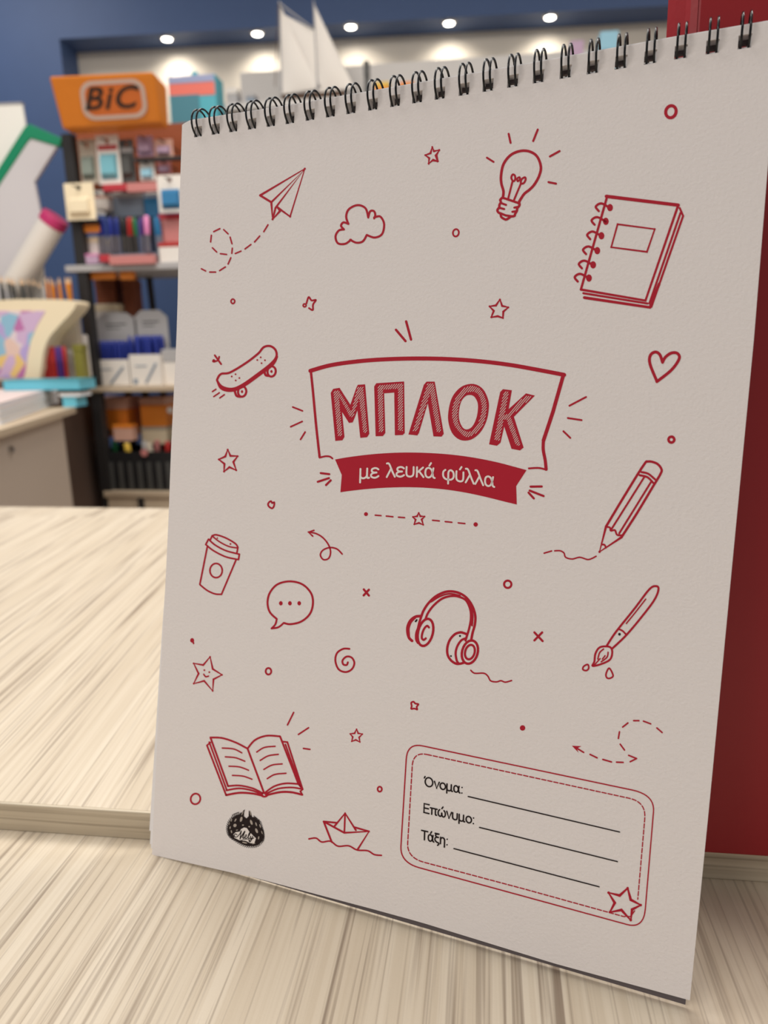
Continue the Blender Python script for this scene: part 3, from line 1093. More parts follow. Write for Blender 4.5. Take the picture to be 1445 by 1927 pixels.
# dashed double arrow
for a in ([(1272, 742), (1249, 722)], [(1222, 704), (1190, 692)], [(1170, 690), (1147, 690)], [(1122, 700), (1099, 718)], [(1085, 739), (1080, 768)], [(1088, 793), (1107, 819)],
          [(1160, 856), (1132, 870)], [(1101, 873), (1072, 872)], [(1050, 871), (1012, 860)], [(987, 853), (956, 838)], [(928, 829), (900, 812)]):
    Ln('G', 3.0, a)
Ln('G', 3.0, [(1160, 856), (1125, 842)])
fill('G', [(876, 800), (918, 802), (898, 812), (906, 831)])
# open book
S('I', 3.6, [(378, 244), (440, 247), (510, 270), (572, 302)])
S('I', 3.6, [(572, 302), (610, 258), (670, 235), (742, 238)])
Ln('I', 3.6, [(572, 302), (657, 530)])
Ln('I', 3.6, [(378, 244), (470, 498)])
Ln('I', 3.2, [(372, 268), (462, 515)])
Ln('I', 3.4, [(360, 285), (460, 545)])
Ln('I', 3.0, [(360, 285), (378, 270)])
Ln('I', 3.6, [(742, 238), (838, 487)])
Ln('I', 3.4, [(752, 265), (780, 268), (860, 515)])
Ln('I', 3.0, [(770, 280), (848, 498)])
S('I', 3.4, [(470, 498), (530, 495), (600, 510), (650, 535)])
S('I', 3.4, [(462, 520), (530, 510), (600, 522), (648, 542)])
S('I', 4.0, [(460, 545), (530, 533), (600, 537), (650, 548)])
S('I', 3.4, [(660, 535), (710, 500), (770, 484), (838, 487)])
S('I', 3.2, [(665, 540), (730, 512), (800, 505), (850, 512)])
S('I', 4.0, [(670, 546), (740, 530), (800, 530), (858, 543)])
Ln('I', 3.4, [(838, 487), (860, 515), (848, 525), (858, 543)])
ringo('I', 660, 543, 16, 10, 3.6)
for a in ([(440, 299), (500, 304), (542, 324)], [(456, 345), (510, 350), (558, 368)], [(475, 394), (530, 398), (577, 415)], [(493, 442), (548, 446), (595, 462)],
          [(620, 320), (660, 296), (716, 290)], [(638, 364), (680, 340), (733, 332)], [(657, 411), (700, 388), (753, 382)], [(675, 459), (715, 437), (773, 431)]):
    S('I', 2.8, a)
for a in ([(813, 113), (781, 178)], [(891, 193), (838, 228)], [(864, 301), (898, 306)]):
    Ln('I', 3.0, a)
star('I', 3.2, [(1142, 201), (1150, 222), (1172, 226), (1155, 243), (1159, 267), (1138, 256), (1117, 264), (1122, 241), (1109, 225), (1132, 222)])
ringo('I', 1263, 514, 11, 13, 3.2)
ringo('I', 300, 565, 25, 28, 3.4, 0.3)
# paper boat on a wave
Ln('I', 3.6, [(970, 683), (1078, 742), (1207, 735), (1147, 830)])
Ln('I', 3.6, [(970, 683), (1012, 790)])
Ln('I', 3.6, [(1028, 706), (1082, 640), (1138, 728)])
Ln('I', 3.2, [(1082, 640), (1078, 742)])
Ln('I', 3.4, [(970, 683), (1040, 690)])
Ln('I', 3.4, [(1128, 712), (1207, 735)])
S('I', 3.0, [(893, 774), (930, 770), (960, 790), (1005, 786), (1045, 812), (1100, 810), (1145, 832), (1200, 836), (1235, 856), (1272, 860)])
# name box
def bend(p0, c, p1):
    """quarter turn from p0 to p1 round the corner point c"""
    P = X('J', [p0, c, p1])
    return [P[0] * (1 - t) ** 2 + P[1] * 2 * t * (1 - t) + P[2] * t * t for t in [k / 10 for k in range(11)]]


OUT = bend((1180, 305), (1283, 327), (1275, 405)) + bend((1238, 845), (1230, 935), (1155, 914)) + bend((215, 657), (127, 633), (131, 560)) + bend((155, 165), (160, 90), (230, 105))
ribbon(OUT, 2.4, RED, True)
INN = X('J', [(250, 144)]) + bend((1165, 342), (1240, 358), (1236, 430)) + X('J', [(1204, 800)])
INN2 = X('J', [(1190, 852), (1172, 878), (1140, 878), (700, 756)]) + bend((235, 632), (155, 610), (162, 540)) + bend((182, 200), (184, 130), (250, 144))


def dash_px(P, w, on, off):
    x0, y0, s = CROP['O']
    cur, acc, pen = [P[0]], 0.0, True
    for a, b in zip(P[:-1], P[1:]):
        L = (b - a).length
        pos = 0.0
        while L - pos > 1e-9:
            lim = (on if pen else off) - acc
            step = min(lim, L - pos)
            pos += step
            acc += step
            q = a + (b - a) * (pos / L)
            if pen:
                cur.append(q)
            if acc >= (on if pen else off) - 1e-9:
                if pen and len(cur) > 1:
                    ribbon(cur, w, RED)
                pen, acc, cur = not pen, 0.0, [q]
    if pen and len(cur) > 1:
        ribbon(cur, w, RED)


dash_px(INN, 2.2, 8.2, 3.4)
dash_px(INN2, 2.2, 8.2, 3.4)
for a in ([(436, 334), (1122, 495)], [(487, 474), (1112, 629)], [(371, 570), (1029, 743)]):
    Ln('J', 2.3, a, BLK)
Ln('J', 5.2, [(1158, 750), (1172, 802), (1217, 826), (1178, 846), (1172, 894), (1130, 848), (1078, 858), (1100, 816), (1072, 770), (1122, 783)], closed=True)
text_on('V', 'Όνομα:', [(123, 252), (600, 350)], BLK, 12.0, 2.7, (0.03, -1.0))
text_on('V', 'Επώνυμο:', [(106, 580), (742, 728)], BLK, 12.0, 2.7, (0.03, -1.0))
text_on('V', 'Τάξη:', [(84, 912), (415, 990)], BLK, 12.0, 2.7, (0.03, -1.0))
# black paw emblem with a written name
pawo = [(640, 380), (700, 300), (735, 278), (715, 350), (712, 430), (770, 480), (820, 430), (822, 300), (870, 340), (900, 460), (960, 470), (1060, 540), (1110, 660), (1150, 780), (1160, 900),
        (1130, 990), (1040, 1080), (930, 1110), (800, 1110), (680, 1070), (560, 1010), (430, 930), (360, 840), (335, 720), (360, 590), (430, 480), (530, 410)]
fill('Z', pawo, BLK)
for k, (x, y) in enumerate([(p.x, p.y) for p in spline([Vector(q) for q in pawo[9:] + pawo[:1]], False, 3)]):
    a = math.atan2(y - 730, x - 750) + 0.9
    Ln('Z', 1.3, [(x, y), (x + math.cos(a) * 38, y + math.sin(a) * 38)], BLK)
for (x, y, rx, ry, t) in ((650, 500, 26, 60, 0.25), (880, 570, 24, 60, -0.35), (510, 640, 36, 40, 0.5), (1000, 760, 26, 58, -0.4), (690, 632, 22, 14, 0), (832, 668, 20, 16, 0), (520, 520, 14, 40, 0.5),
                          (430, 520, 11, 36, 0.3), (400, 690, 12, 30, 0.2), (430, 780, 13, 34, -0.2), (1080, 650, 13, 44, -0.3), (990, 610, 14, 46, -0.3), (1045, 920, 14, 36, 0.2), (860, 360, 9, 60, -0.2), (680, 360, 9, 56, 0.4), (555, 745, 24, 10, -0.3),
                          (730, 1030, 60, 14, 0.2), (1120, 800, 9, 40, -0.3), (380, 600, 8, 30, 0.3), (930, 1050, 40, 9, -0.2)):
    fill('Z', [(x + rx * math.cos(a) * math.cos(t) - ry * math.sin(a) * math.sin(t), y + rx * math.cos(a) * math.sin(t) + ry * math.sin(a) * math.cos(t)) for a in [k * math.pi / 6 for k in range(12)]], SHD)
fill('Z', [(650, 720), (720, 685), (780, 700), (840, 790), (985, 930), (950, 1040), (860, 1040), (760, 990), (610, 975), (500, 920), (475, 840), (530, 790), (620, 780)], KNO)
W_ = LIFT[BLK]
LIFT[BLK] = 0.00016
S('Z', 1.6, [(560, 850), (520, 830), (495, 860), (515, 900), (560, 895), (620, 830), (655, 760), (640, 850), (625, 945)], BLK)
S('Z', 2.0, [(625, 945), (680, 850), (735, 770), (705, 850), (690, 920), (715, 925), (740, 900)], BLK)
S('Z', 1.4, [(735, 905), (775, 880), (770, 850), (740, 870), (735, 920), (770, 930), (815, 890)], BLK)
S('Z', 1.6, [(815, 890), (850, 830), (850, 790), (820, 850), (815, 930), (845, 930), (870, 890)], BLK)
S('Z', 1.5, [(865, 880), (860, 930), (895, 920), (915, 880), (890, 960), (850, 1010), (830, 980), (880, 950), (940, 920)], BLK)
S('Z', 1.1, [(500, 930), (600, 985), (700, 960), (800, 950), (860, 1000)], BLK)
Ln('Z', 1.1, [(445, 408), (510, 370), (600, 340)], BLK)
Ln('Z', 1.1, [(935, 420), (1000, 470), (1065, 545)], BLK)
LIFT[BLK] = W_

co = cover.build('front_cover', [M_paper, M_red, M_black, M_knock, M_shade], pad)
co['label'] = 'white card cover printed with red doodles and a title ribbon'


def back_shift(du, dv):
    return lambda u, v: (du * (1 - u) + 0.0, dv)


sheet(-0.0024, -0.0004, lambda u, v: (0.0005 - 0.0012 * u, 0.0007 * v)).build('inner_pages', M_sheet, pad)
VB = (ZC + 0.0004 - PO.z + 0.0029 * EN.z) / EY.z     # the stiff backing card stands on the counter


def board_shift(u, v):
    low = max(0.0, 1 - v / 0.08)
    dy = (VB + 0.0003 + 0.0005 * u - coons(u, 0).y) * low if v < 0.08 else 0.0
    return (0.0008 * (1 - u) - 0.0010 * u, min(dy, 0.0015) - 0.0006 * (v > 0.5))


sheet(-0.0030, -0.0024, board_shift).build('backing_board', M_board, pad)  # its lowered dark edge paints the shadow strip below the cover
# loose sheets that fan out past the cover at the lower left
for k, (pb, pm) in enumerate([((282.5, 1597), (303.5, 1200)), ((279, 1590), (302, 1200)), ((276.5, 1566), (301, 1180))]):
    a, b = page(*pb), page(*pm)
    tpx = page(318 - k, 930)
    w = -0.0005 - 0.0005 * k
    pts = [(a[0], a[1]), (a[0] + 0.05, a[1] + 0.0005), (tpx[0] + 0.05, tpx[1]), (tpx[0] + 0.001, tpx[1]), (b[0], b[1])]
    n5 = len(pts)
    MB().add([pp(p[0], p[1], ww) for ww in (w - 0.00018, w) for p in pts],
             [tuple(range(n5))[::-1], tuple(range(n5, 2 * n5))] + [(j, (j + 1) % n5, n5 + (j + 1) % n5, n5 + j) for j in range(n5)]).build('loose_sheet', M_sheet, pad)
# twin-loop wire binding: one loop per punched hole
R_, CV, CW = 0.0055, 0.0036, -0.0026         # loop radius; centre above the hole and behind the cover
path = []
a0, a1 = math.radians(-76), math.radians(232)
for k in range(27):                           # back -> over the top -> down the front
    a = a1 + (a0 - a1) * k / 26
    path.append(Vector((-0.0011, CV + R_ * math.sin(a), CW + R_ * math.cos(a))))
tip = path[-1]
end = [Vector((-p.x, p.y, p.z)) for p in path[::-1]]
for k in range(1, 6):
    a = math.pi * k / 6
    path.append(Vector((-0.0011 * math.cos(a), tip.y - 0.0004 * math.sin(a), tip.z - 0.0011 * math.sin(a))))
path += end
ring0 = None
for k, h in enumerate(HOLES):
    u, v = page(*h)
    if ring0 is None:
        ring0 = MB().tube(path, 0.00037, 8).build('wire_ring', M_wire, pad, smooth=True)
        o = ring0
    else:
        o = ring0.copy()
        COL.objects.link(o)
        o.parent = pad
    o.location = (u, coons(HUV[k][0], HV).y, 0)

# ================================================================== the shop behind
def pbox(name, x0, y0, x1, y1, Y, dep, m, parent=None, bevel=0.002):
    """box whose front face stands at depth Y and spans the given view rectangle"""
    xm, ym = (x0 + x1) / 2, (y0 + y1) / 2
    a, b = at(x0, ym, Y), at(x1, ym, Y)
    t, c = at(xm, y0, Y), at(xm, y1, Y)
    og = Vector(((a.x + b.x) / 2, Y, c.z))
    w, h = b.x - a.x, t.z - c.z
    o = MB().box(-w / 2, w / 2, 0, dep, 0, h).build(name, m, None, bevel=bevel)
    if parent:
        o.parent = parent
        o.location = og - parent.location
    else:
        o.location = og
    o['w'], o['h'] = w, h
    return o


def thing_at(name, x0, y0, x1, y1, Y):
    xm, ym = (x0 + x1) / 2, (y0 + y1) / 2
    a, b = at(x0, ym, Y), at(x1, ym, Y)
    t, c = at(xm, y0, Y), at(xm, y1, Y)
    e = empty(name, ((a.x + b.x) / 2, Y, c.z))
    return e, b.x - a.x, t.z - c.z


# ---- tall display stand with the orange sign
YS, YK = 2.02, 2.30            # front and back of its shelves
st = empty('display_stand', (at(240, 900, YS).x, YS, 0))
tag(st, 'black metal pen display stand topped by an orange sign', 'display stand')


def sp_(p):
    return Vector(p) - st.location


pl, prr = at(143, 380, YS + .02), at(430, 380, YS + .02)
MB().bar(sp_((pl.x, YS + .02, 0)), sp_((pl.x, YS + .02, at(125, 250, YS).z)), 0.030, 0.03).build('post', M_steel, st, bevel=.002)
MB().bar(sp_((prr.x, YS + .02, 0)), sp_((prr.x, YS + .02, at(125, 250, YS).z)), 0.022, 0.03).build('post', M_steel, st, bevel=.002)
for px in (222, 255):
    q = at(px, 550, YK - .03)
    MB().bar(sp_((q.x, YK - .03, 0)), sp_((q.x, YK - .03, at(px, 250, YK).z)), 0.020, 0.02).build('post', M_steel, st, bevel=.002)
a, b = at(278, 500, YK - .05), at(318, 830, YK - .05)
MB().bar(sp_(a), sp_(b), 0.016, 0.012).build('brace', M_steel, st)
a, b = at(194, 818, YS + .05), at(248, 793, YS + .2)
MB().bar(sp_(a), sp_(b), 0.014, 0.012).build('brace', M_steel, st)
# back panel behind the hooks
q0, q1 = at(142, 243, 2.16), at(420, 345, 2.16)
MB().box(q0.x - st.location.x, q1.x - st.location.x, 2.16 - YS, 2.175 - YS, q1.z, q0.z).build('back_panel', M_orangedk, st)
# shelves
for nm, y0, y1, x0, mtl in (('shelf', 496, 509, 121, M_grey), ('shelf', 727, 738, 166, M_lightwood), ('shelf', 925, 937, 194, M_lightwood)):
    A_, B_ = at(x0, y0, YS), at(430, y1, YS)
    ztop = at(230, y0, YS).z
    zb = at(230, y1, YS).z
    MB().box(A_.x - st.location.x, prr.x - st.location.x, 0, YK - YS, zb, ztop).build(nm, mtl, st, bevel=.002)
ta, tb = at(312, 250, 2.19), at(403, 262, 2.19)
MB().box(ta.x - st.location.x, tb.x - st.location.x, 2.185 - YS, 2.33 - YS, tb.z, ta.z).build('top_shelf', M_white, st, bevel=.001)
z1 = at(230, 937, YS).z
xl = at(203, 950, YS).x - st.location.x
MB().box(xl, prr.x - st.location.x, 0.004, YK - YS, 0.06, z1).build('plinth', M_lightwood, st)
q = at(267, 955, YS)
MB().box(q.x - st.location.x - .008, q.x - st.location.x + .008, -0.006, 0.004, 0.06, at(267, 937, YS).z).build('kick_strip', M_steel, st)
# orange lips and price strips
for nm, x0, y0, x1, y1, Y, mtl in (('shelf_lip', 137, 423, 186, 437, 2.04, M_orange), ('shelf_lip', 148, 511, 215, 526, 2.05, M_orange), ('shelf_lip', 225, 511, 250, 526, 2.05, M_orange),
                                   ('bracket', 130, 414, 186, 421, 2.03, M_steel), ('hook_bar', 252, 295, 345, 301, 2.03, M_steel),
                                   ('price_strip', 193, 346, 238, 359, 2.03, M_redprint), ('price_strip', 238, 343, 296, 360, 2.03, M_rose),
                                   ('price_strip', 187, 479, 205, 493, 2.005, M_redprint), ('price_strip', 205, 480, 290, 497, 2.005, M_rose)):
    pbox(nm, x0, y0, x1, y1, Y, 0.02, mtl, st, .001)
# the sign: a tapering orange box, lettering in a rounded oval
TL, TR = at(91, 143, YS - .10), at(288, 134, YS - .10)
BLq, BRq = at(117, 243, YS - .04), at(302, 231, YS - .04)
dpt = 0.085
sv = [TL, TR, BRq, BLq]
sv = sv + [v + Vector((0.0, dpt if k < 2 else dpt - .03, 0)) for k, v in enumerate(sv)]
sv[5] += Vector((0.0, 0, -.008))
sign = MB().add([sp_(v) for v in sv], [(0, 3, 2, 1), (4, 5, 6, 7), (0, 1, 5, 4), (1, 2, 6, 5), (2, 3, 7, 6), (3, 0, 4, 7)], 0)
so = sign.build('header_sign', [M_orange], st, bevel=.006)
sn = (TR - TL).cross(BLq - TL).normalized()
if sn.y > 0:
    sn = -sn


def on_sign(px, py, out):
    d = ray(px, py)
    return sp_(CAM + d * ((TL - CAM).dot(sn) / d.dot(sn)) + sn * out)


def sgn(name, loops_fn, m_):
    loops_fn.build(name, m_, so)


def oval(cx_, cy_, hw, hh, r, out, sk, n=6):
    P = []
    for (sx, sy, a0_) in ((1, -1, -90), (1, 1, 0), (-1, 1, 90), (-1, -1, 180)):
        for k in range(n + 1):
            a = math.radians(a0_ + 90 * k / n)
            x = cx_ + sx * (hw - r) + r * math.cos(a)
            y = cy_ + sy * (hh - r) + r * math.sin(a)
            P.append(on_sign(x + sk * (cy_ - y), y + (cx_ - x) * 0.055, out))
    return P


o1, o2 = oval(214, 187, 61, 37, 24, .0012, -.14), oval(214, 187, 53, 29, 18, .0012, -.14)
k_ = len(o1)
M_signwhite = mat('pale_sign_print', srgb(216, 190, 176), 0.5)
M_signdark = mat('black_sign_print', srgb(52, 38, 32), 0.5)
M_signdeep = mat('deep_orange_print', srgb(222, 116, 48), 0.5)
mm = MB().add(o1 + o2, [[j, (j + 1) % k_, k_ + (j + 1) % k_, k_ + j][::-1] for j in range(k_)])
mm.build('oval_border', M_signwhite, so)
MB().add(oval(214, 187, 53, 29, 18, .0008, -.14), [tuple(range(k_))[::-1]]).build('oval_panel', M_signdeep, so)
tv, tf = text_mesh('BiC', shear=0.18, offset=0.018, spacing=1.1)
xa, xb = min(v.x for v in tv), max(v.x for v in tv)
ya, yb = min(v.y for v in tv), max(v.y for v in tv)
tvv = []
for v in tv:
    s, t = (v.x - xa) / (xb - xa), (v.y - ya) / (yb - ya)
    tvv.append(on_sign(161 + 101 * s, 208 - 44 * t - 5.5 * s, .002))
MB().add(tvv, [f for f in tf]).build('lettering', M_signdark, so)


# ---- packs on hooks, built once and then copied with other colours
def blister(x0, y0, x1, y1, Y, card, bub, label, band=None, group='hanging packs'):
    e, w, h = thing_at('blister_pack', x0, y0, x1, y1, Y)
    m = MB().box(-w / 2, w / 2, 0.0, 0.002, 0, h * .82).box(-w / 2, -w * .08, 0.0, .002, h * .82, h).box(w * .08, w / 2, 0, .002, h * .82, h).box(-w * .08, w * .08, 0, .002, h * .93, h)
    m.build('card', card, e)
    iw = w * .36
    prof_ = [(0, 0), (.2, -.012), (.8, -.012), (1, 0)]
    vsb, fsb = [], []
    for t, d in prof_:
        z = h * (.10 + .52 * t)
        vsb += [(-iw, -0.0002, z), (-iw * .85, d - .0004, z), (iw * .85, d - .0004, z), (iw, -0.0002, z)]
    for j in range(3):
        for k in range(3):
            fsb.append((j * 4 + k, j * 4 + k + 1, (j + 1) * 4 + k + 1, (j + 1) * 4 + k))
    fsb.append((0, 4, 8, 12)[::-1])
    fsb.append((3, 7, 11, 15))
    link('bubble', vsb, fsb, bub, None, e)
    if band:
        MB().box(-w * .42, w * .42, -.0012, 0, h * .70, h * .80).build('header_band', band, e)
    MB().lathe((0, -.03, h * .875), (0, 2.162 - Y, h * .875), [(0, .0022, 0), (1, .0022, 0)], 6).build('hook', M_steel, e)
    tag(e, label, 'pack', group)
    return e


M_beige = mat('beige_card', srgb(190, 178, 160), 0.6)
M_sage = mat('sage_print', srgb(140, 152, 142), 0.5)
M_aqua = mat('aqua_print', srgb(120, 186, 200), 0.5)
M_royal = mat('royal_blue_print', srgb(70, 100, 180), 0.5)
M_peach = mat('peach_card', srgb(216, 170, 150), 0.5)
blister(150, 262, 182, 346, 2.05, M_beige, M_sage, 'beige hanging pack with sage window, leftmost under the orange sign')
blister(183, 254, 226, 347, 2.04, M_white, M_aqua, 'white and aqua hanging pack with a red top, under the orange sign', M_penred)
blister(227, 262, 253, 343, 2.05, M_dkgrey, M_dkgrey, 'dark grey hanging pack in the middle under the orange sign', M_grey)
blister(258, 256, 288, 294, 2.06, M_lilac, M_lilac, 'pale lilac hanging pack above the black hook bar')
blister(263, 303, 291, 340, 2.05, M_white, M_sky, 'small white hanging pack just below the black hook bar')
blister(291, 262, 325, 295, 2.05, M_peach, M_lilac, 'peach and pink hanging pack above the black bar, nearest the notepad')
blister(296, 302, 322, 328, 2.07, M_rose, M_lilac, 'mauve hanging pack below the black bar beside the notepad')
blister(297, 329, 345, 400, 2.03, M_white, M_bluebox, 'white and bright blue pack hanging half behind the notepad edge')
e = blister(123, 344, 178, 414, 2.00, M_cream2, M_white, 'cream pack jutting out left of the stand on a black bracket', None)
e.children[0].data.materials[0] = M_cream2


def carton(x0, y0, x1, y1, Y, dep, m1, m2, label, cat='box', name='carton', group='boxes on the display stand', lidh=.2):
    """small box with a lid band of another colour"""
    e, w, h = thing_at(name, x0, y0, x1, y1, Y)
    MB().box(-w / 2, w / 2, 0, dep, 0, h * (1 - lidh)).build('body', m1, e, bevel=.002)
    MB().box(-w / 2 - .001, w / 2 + .001, -.001, dep + .001, h * (1 - lidh), h).build('lid', m2, e, bevel=.002)
    tag(e, label, cat, group)
    return e


carton(203, 362, 270, 408, 2.10, .06, M_slate, M_grey, 'slate blue box below the red price strip')
carton(271, 364, 298, 408, 2.09, .06, M_bluebox, M_slate, 'narrow blue box beside the slate blue box')
carton(179, 368, 203, 394, 2.07, .05, M_white, M_peach, 'little white box left of the slate blue box')
carton(156, 446, 186, 496, 2.06, .08, M_white, M_cream2, 'white box standing at the left end of the upper shelf')
carton(143, 478, 184, 497, 2.03, .05, M_lilac, M_pink, 'flat pink box at the front of the upper shelf')
carton(299, 456, 345, 497, 2.03, .08, M_white, M_penred, 'white box with red lid on the upper shelf beside the notepad')
carton(300, 402, 345, 456, 2.06, .08, M_rose, M_redprint, 'dull red box stacked on the white box with red lid')
M_brownbox = mat('brown_kraft_box', srgb(128, 66, 36), 0.7, vary=.08)
carton(181, 526, 217, 600, 2.20, .06, M_brownbox, M_brownbox, 'orange-brown box behind the black uprights, left one')
carton(232, 526, 252, 600, 2.20, .06, M_brownbox, M_brownbox, 'orange-brown box behind the black uprights, narrow right one')
carton(155, 572, 222, 640, 2.16, .06, M_white, M_cream2, 'white box with pink print behind the left pen tray')
carton(178, 748, 240, 822, 2.10, .10, M_orange, M_peach, 'orange box with peach lid on the lower shelf, left of the uprights', lidh=.3)
carton(264, 748, 312, 803, 2.12, .10, M_orange, M_peach, 'orange box with peach lid on the lower shelf, right of the uprights', lidh=.25)
carton(266, 803, 314, 836, 2.12, .10, M_cream2, M_beige, 'cream box beneath the right orange box')
carton(213, 800, 248, 830, 2.06, .04, M_peach, M_orange, 'small peach box in front of the black uprights, low down')


# ---- pens: one body with its cap, then copies
def make_pen(capm, bodym, h, r=.0052):
    return MB().lathe((0, 0, 0), (0, 0, h), [(0, r * .4, 1), (.05, r, 1), (.50, r, 0), (.51, r * 1.12, 0), (.93, r * 1.12, 0), (1.0, r * .7, 0)], 10).build('ballpoint_pen', [capm, bodym], smooth=True)


def pens(spots, capm, bodym, h, labels, group, r=.0052, lean=0.0):
    first = None
    for k, (px, py, Y) in enumerate(spots):
        p = at(px, py, Y)
        if first is None:
            o = first = make_pen(capm, bodym, h, r)
        else:
            o = first.copy()
            COL.objects.link(o)
        o.location = p
        o.rotation_euler = (0, lean + random.uniform(-.05, .05), random.uniform(0, 3))
        tag(o, labels if isinstance(labels, str) else labels[k], 'pen', group)


hp = (at(250, 405, 2.05).z - at(250, 474, 2.05).z)
pens([(192 + 8.2 * k, 478, 2.05) for k in range(5)], M_penblue, M_clear, hp, 'blue capped pen standing in the row on the upper shelf', 'blue pens on the upper shelf')
pens([(233, 478, 2.05), (240, 478, 2.05)], M_penblack, M_dkgrey, hp, 'black pen standing between the blue pens and the red pens', 'black pens on the upper shelf')
pens([(247, 478, 2.05), (253, 478, 2.06)], M_penred, M_dkgrey, hp, 'red capped pen standing between black and green pens', 'red pens on the upper shelf')
pens([(260, 478, 2.05)], M_pengreen, M_dkgrey, hp, 'single green capped pen on the upper shelf', 'green pens')
pens([(270, 478, 2.04)], M_penpurple, M_clear, hp, 'purple pen left of the glossy pink pen', 'purple pens')
pens([(280, 478, 2.03)], M_pink, M_clear, hp * 1.05, 'glossy pink capped pen on the upper shelf', 'pink pens', r=.0075)
pens([(291, 478, 2.05)], M_penblack, M_penblack, hp, 'black pen right of the glossy pink pen', 'black pens on the upper shelf')
pens([(299, 478, 2.05), (306, 478, 2.05)], M_bluebox, M_slate, hp, 'teal blue pen leaning near the dull red box', 'teal pens', lean=-.1)
pbox('pen_rack', 186, 477, 298, 496, 2.035, .04, M_clear, st)


# ---- two pen trays with grey header cards, each full of blue pens
def pen_tray(x0, y0, x1, y1, Y, cx0, cy0, cx1, cy1, label):
    e, w, h = thing_at('pen_tray', x0, y0, x1, y1, Y)
    d = .07
    MB().box(-w / 2, w / 2, 0, .003, 0, h).box(-w / 2, -w / 2 + .003, .003, d, 0, h).box(w / 2 - .003, w / 2, .003, d, 0, h).box(-w / 2, w / 2, d, d + .003, 0, h).box(-w / 2, w / 2, 0, d, 0, .003).build('tray', M_white, e)
    a, b = at(cx0, cy1, Y + d), at(cx1, cy0, Y + d)
    lo = e.location
    cw, x_l = b.x - a.x, a.x - lo.x
    z0, z1 = 0.003, b.z - lo.z
    zs = z1 - .02
    yy = d - .004
    pv = [(x_l, z0), (x_l + cw, z0), (x_l + cw, zs), (x_l + cw * .78, z1), (x_l + cw * .22, z1), (x_l, zs)]
    MB().add([(x, y, z) for y in (yy, yy + .002) for x, z in pv], [tuple(range(6)), tuple(range(6, 12))[::-1]] + [((k + 1) % 6, k, 6 + k, 6 + (k + 1) % 6) for k in range(6)]).build('header_card', M_grey, e)
    MB().box(x_l + cw * .25, x_l + cw * .75, yy - .0006, yy, z1 - .035, z1 - .031).box(x_l + cw * .25, x_l + cw * .6, yy - .0006, yy, z1 - .046, z1 - .043).build('card_print', M_dkgrey, e)
    MB().box(-w * .42, -w * .28, -.001, 0, h * .08, h * .24).build('tray_emblem', M_slate, e)
    MB().box(-w * .32, w * .05, -.001, 0, h * .62, h * .66).build('tray_title', M_slate, e)
    MB().bar((-w * .02, -.0012, h * .10), (w * .36, -.0012, h * .72), .006, .002).build('tray_stripe', M_slate, e)
    tag(e, label, 'pen tray', 'pen trays on the middle shelf')
    return e, w, h


def fill_tray(e, w, h, ztop, label, group):
    first = None
    n1, n2 = 8, 3
    for j in range(n2):
        for k in range(n1):
            hh = ztop - e.location.z - .004 + random.uniform(-.006, .006)
            if first is None:
                o = first = make_pen(M_penblue, M_penblue, hh, .0046)
            else:
                o = first.copy()
                COL.objects.link(o)
            o.location = e.location + Vector((-w / 2 + .008 + (w - .016) * k / (n1 - 1), .012 + .020 * j, .0035))
            o.rotation_euler = (random.uniform(-.03, .03), random.uniform(-.05, .05), 0)
            tag(o, label, 'pen', group)


e1, w1, h1 = pen_tray(173, 677, 243, 727, 2.05, 185, 588, 255, 640, 'white pen tray with grey header card, left one on the middle shelf')
fill_tray(e1, w1, h1, at(205, 640, 2.08).z, 'blue pen standing in the left white pen tray', 'blue pens in the left tray')
e2, w2, h2 = pen_tray(245, 667, 303, 727, 2.05, 256, 583, 314, 632, 'white pen tray with grey header card, right one by the notepad')
fill_tray(e2, w2, h2, at(272, 631, 2.08).z, 'blue pen standing in the right white pen tray', 'blue pens in the right tray')
carton(306, 657, 345, 727, 2.07, .08, M_white, M_grey, 'white and grey box on the middle shelf, right of the pen trays', lidh=.35)

# ---- bottom tier: black bin of markers
e, w, h = thing_at('marker_bin', 184, 850, 345, 925, 2.04)
mb = MB().box(-w / 2, w / 2, 0, .004, 0, h).box(-w / 2, -w / 2 + .004, .004, .16, 0, h).box(w / 2 - .004, w / 2, .004, .16, 0, h).box(-w / 2, w / 2, .16, .164, 0, h).box(-w / 2, w / 2, 0, .16, 0, .004)
mb.build('bin', M_penblack, e)
mr = MB()
for k in range(9):
    x = -w / 2 + w * (k + .5) / 9
    mr.box(x - .006, x + .006, -.003, .0, .006, h * .74)
mr.build('rib', M_dkgrey, e)
tag(e, 'black ribbed bin of markers on the bottom tier of the stand', 'bin')
caps = [(M_white, 'white'), (M_pengreen, 'green'), (M_penblack, 'black'), (M_yellow, 'yellow-green'), (M_grey, 'grey'), (M_rose, 'rose'), (M_beige, 'beige'), (M_penred, 'red')]
for k, (cm, nm) in enumerate(caps):
    px = [196, 206, 222, 249, 270, 280, 292, 306][k]
    o = MB().lathe((0, 0, 0), (0, 0, .125), [(0, .008, 1), (.62, .008, 1), (.63, .0095, 0), (.95, .0095, 0), (1, .006, 0)], 10).build('marker_pen', [cm, M_penblack], smooth=True)
    q = at(px, 840, 2.07)
    o.location = (q.x, 2.06 + .03 * (k % 3), q.z - .112)
    o.rotation_euler = (random.uniform(-.1, .1), random.uniform(-.16, .16), 0)
    tag(o, 'marker with %s cap poking out of the black bin' % nm, 'marker', 'markers in the black bin')
MB().lathe((0, 0, 0), (0, .003, 0), [(0, .010, 0), (1, .010, 0)], 16).build('price_tag', M_white)
pt = bpy.data.objects['price_tag']
pt.location = at(320, 772, 2.105)
tag(pt, 'round white price tag at the notepad edge, low on the stand', 'price tag')
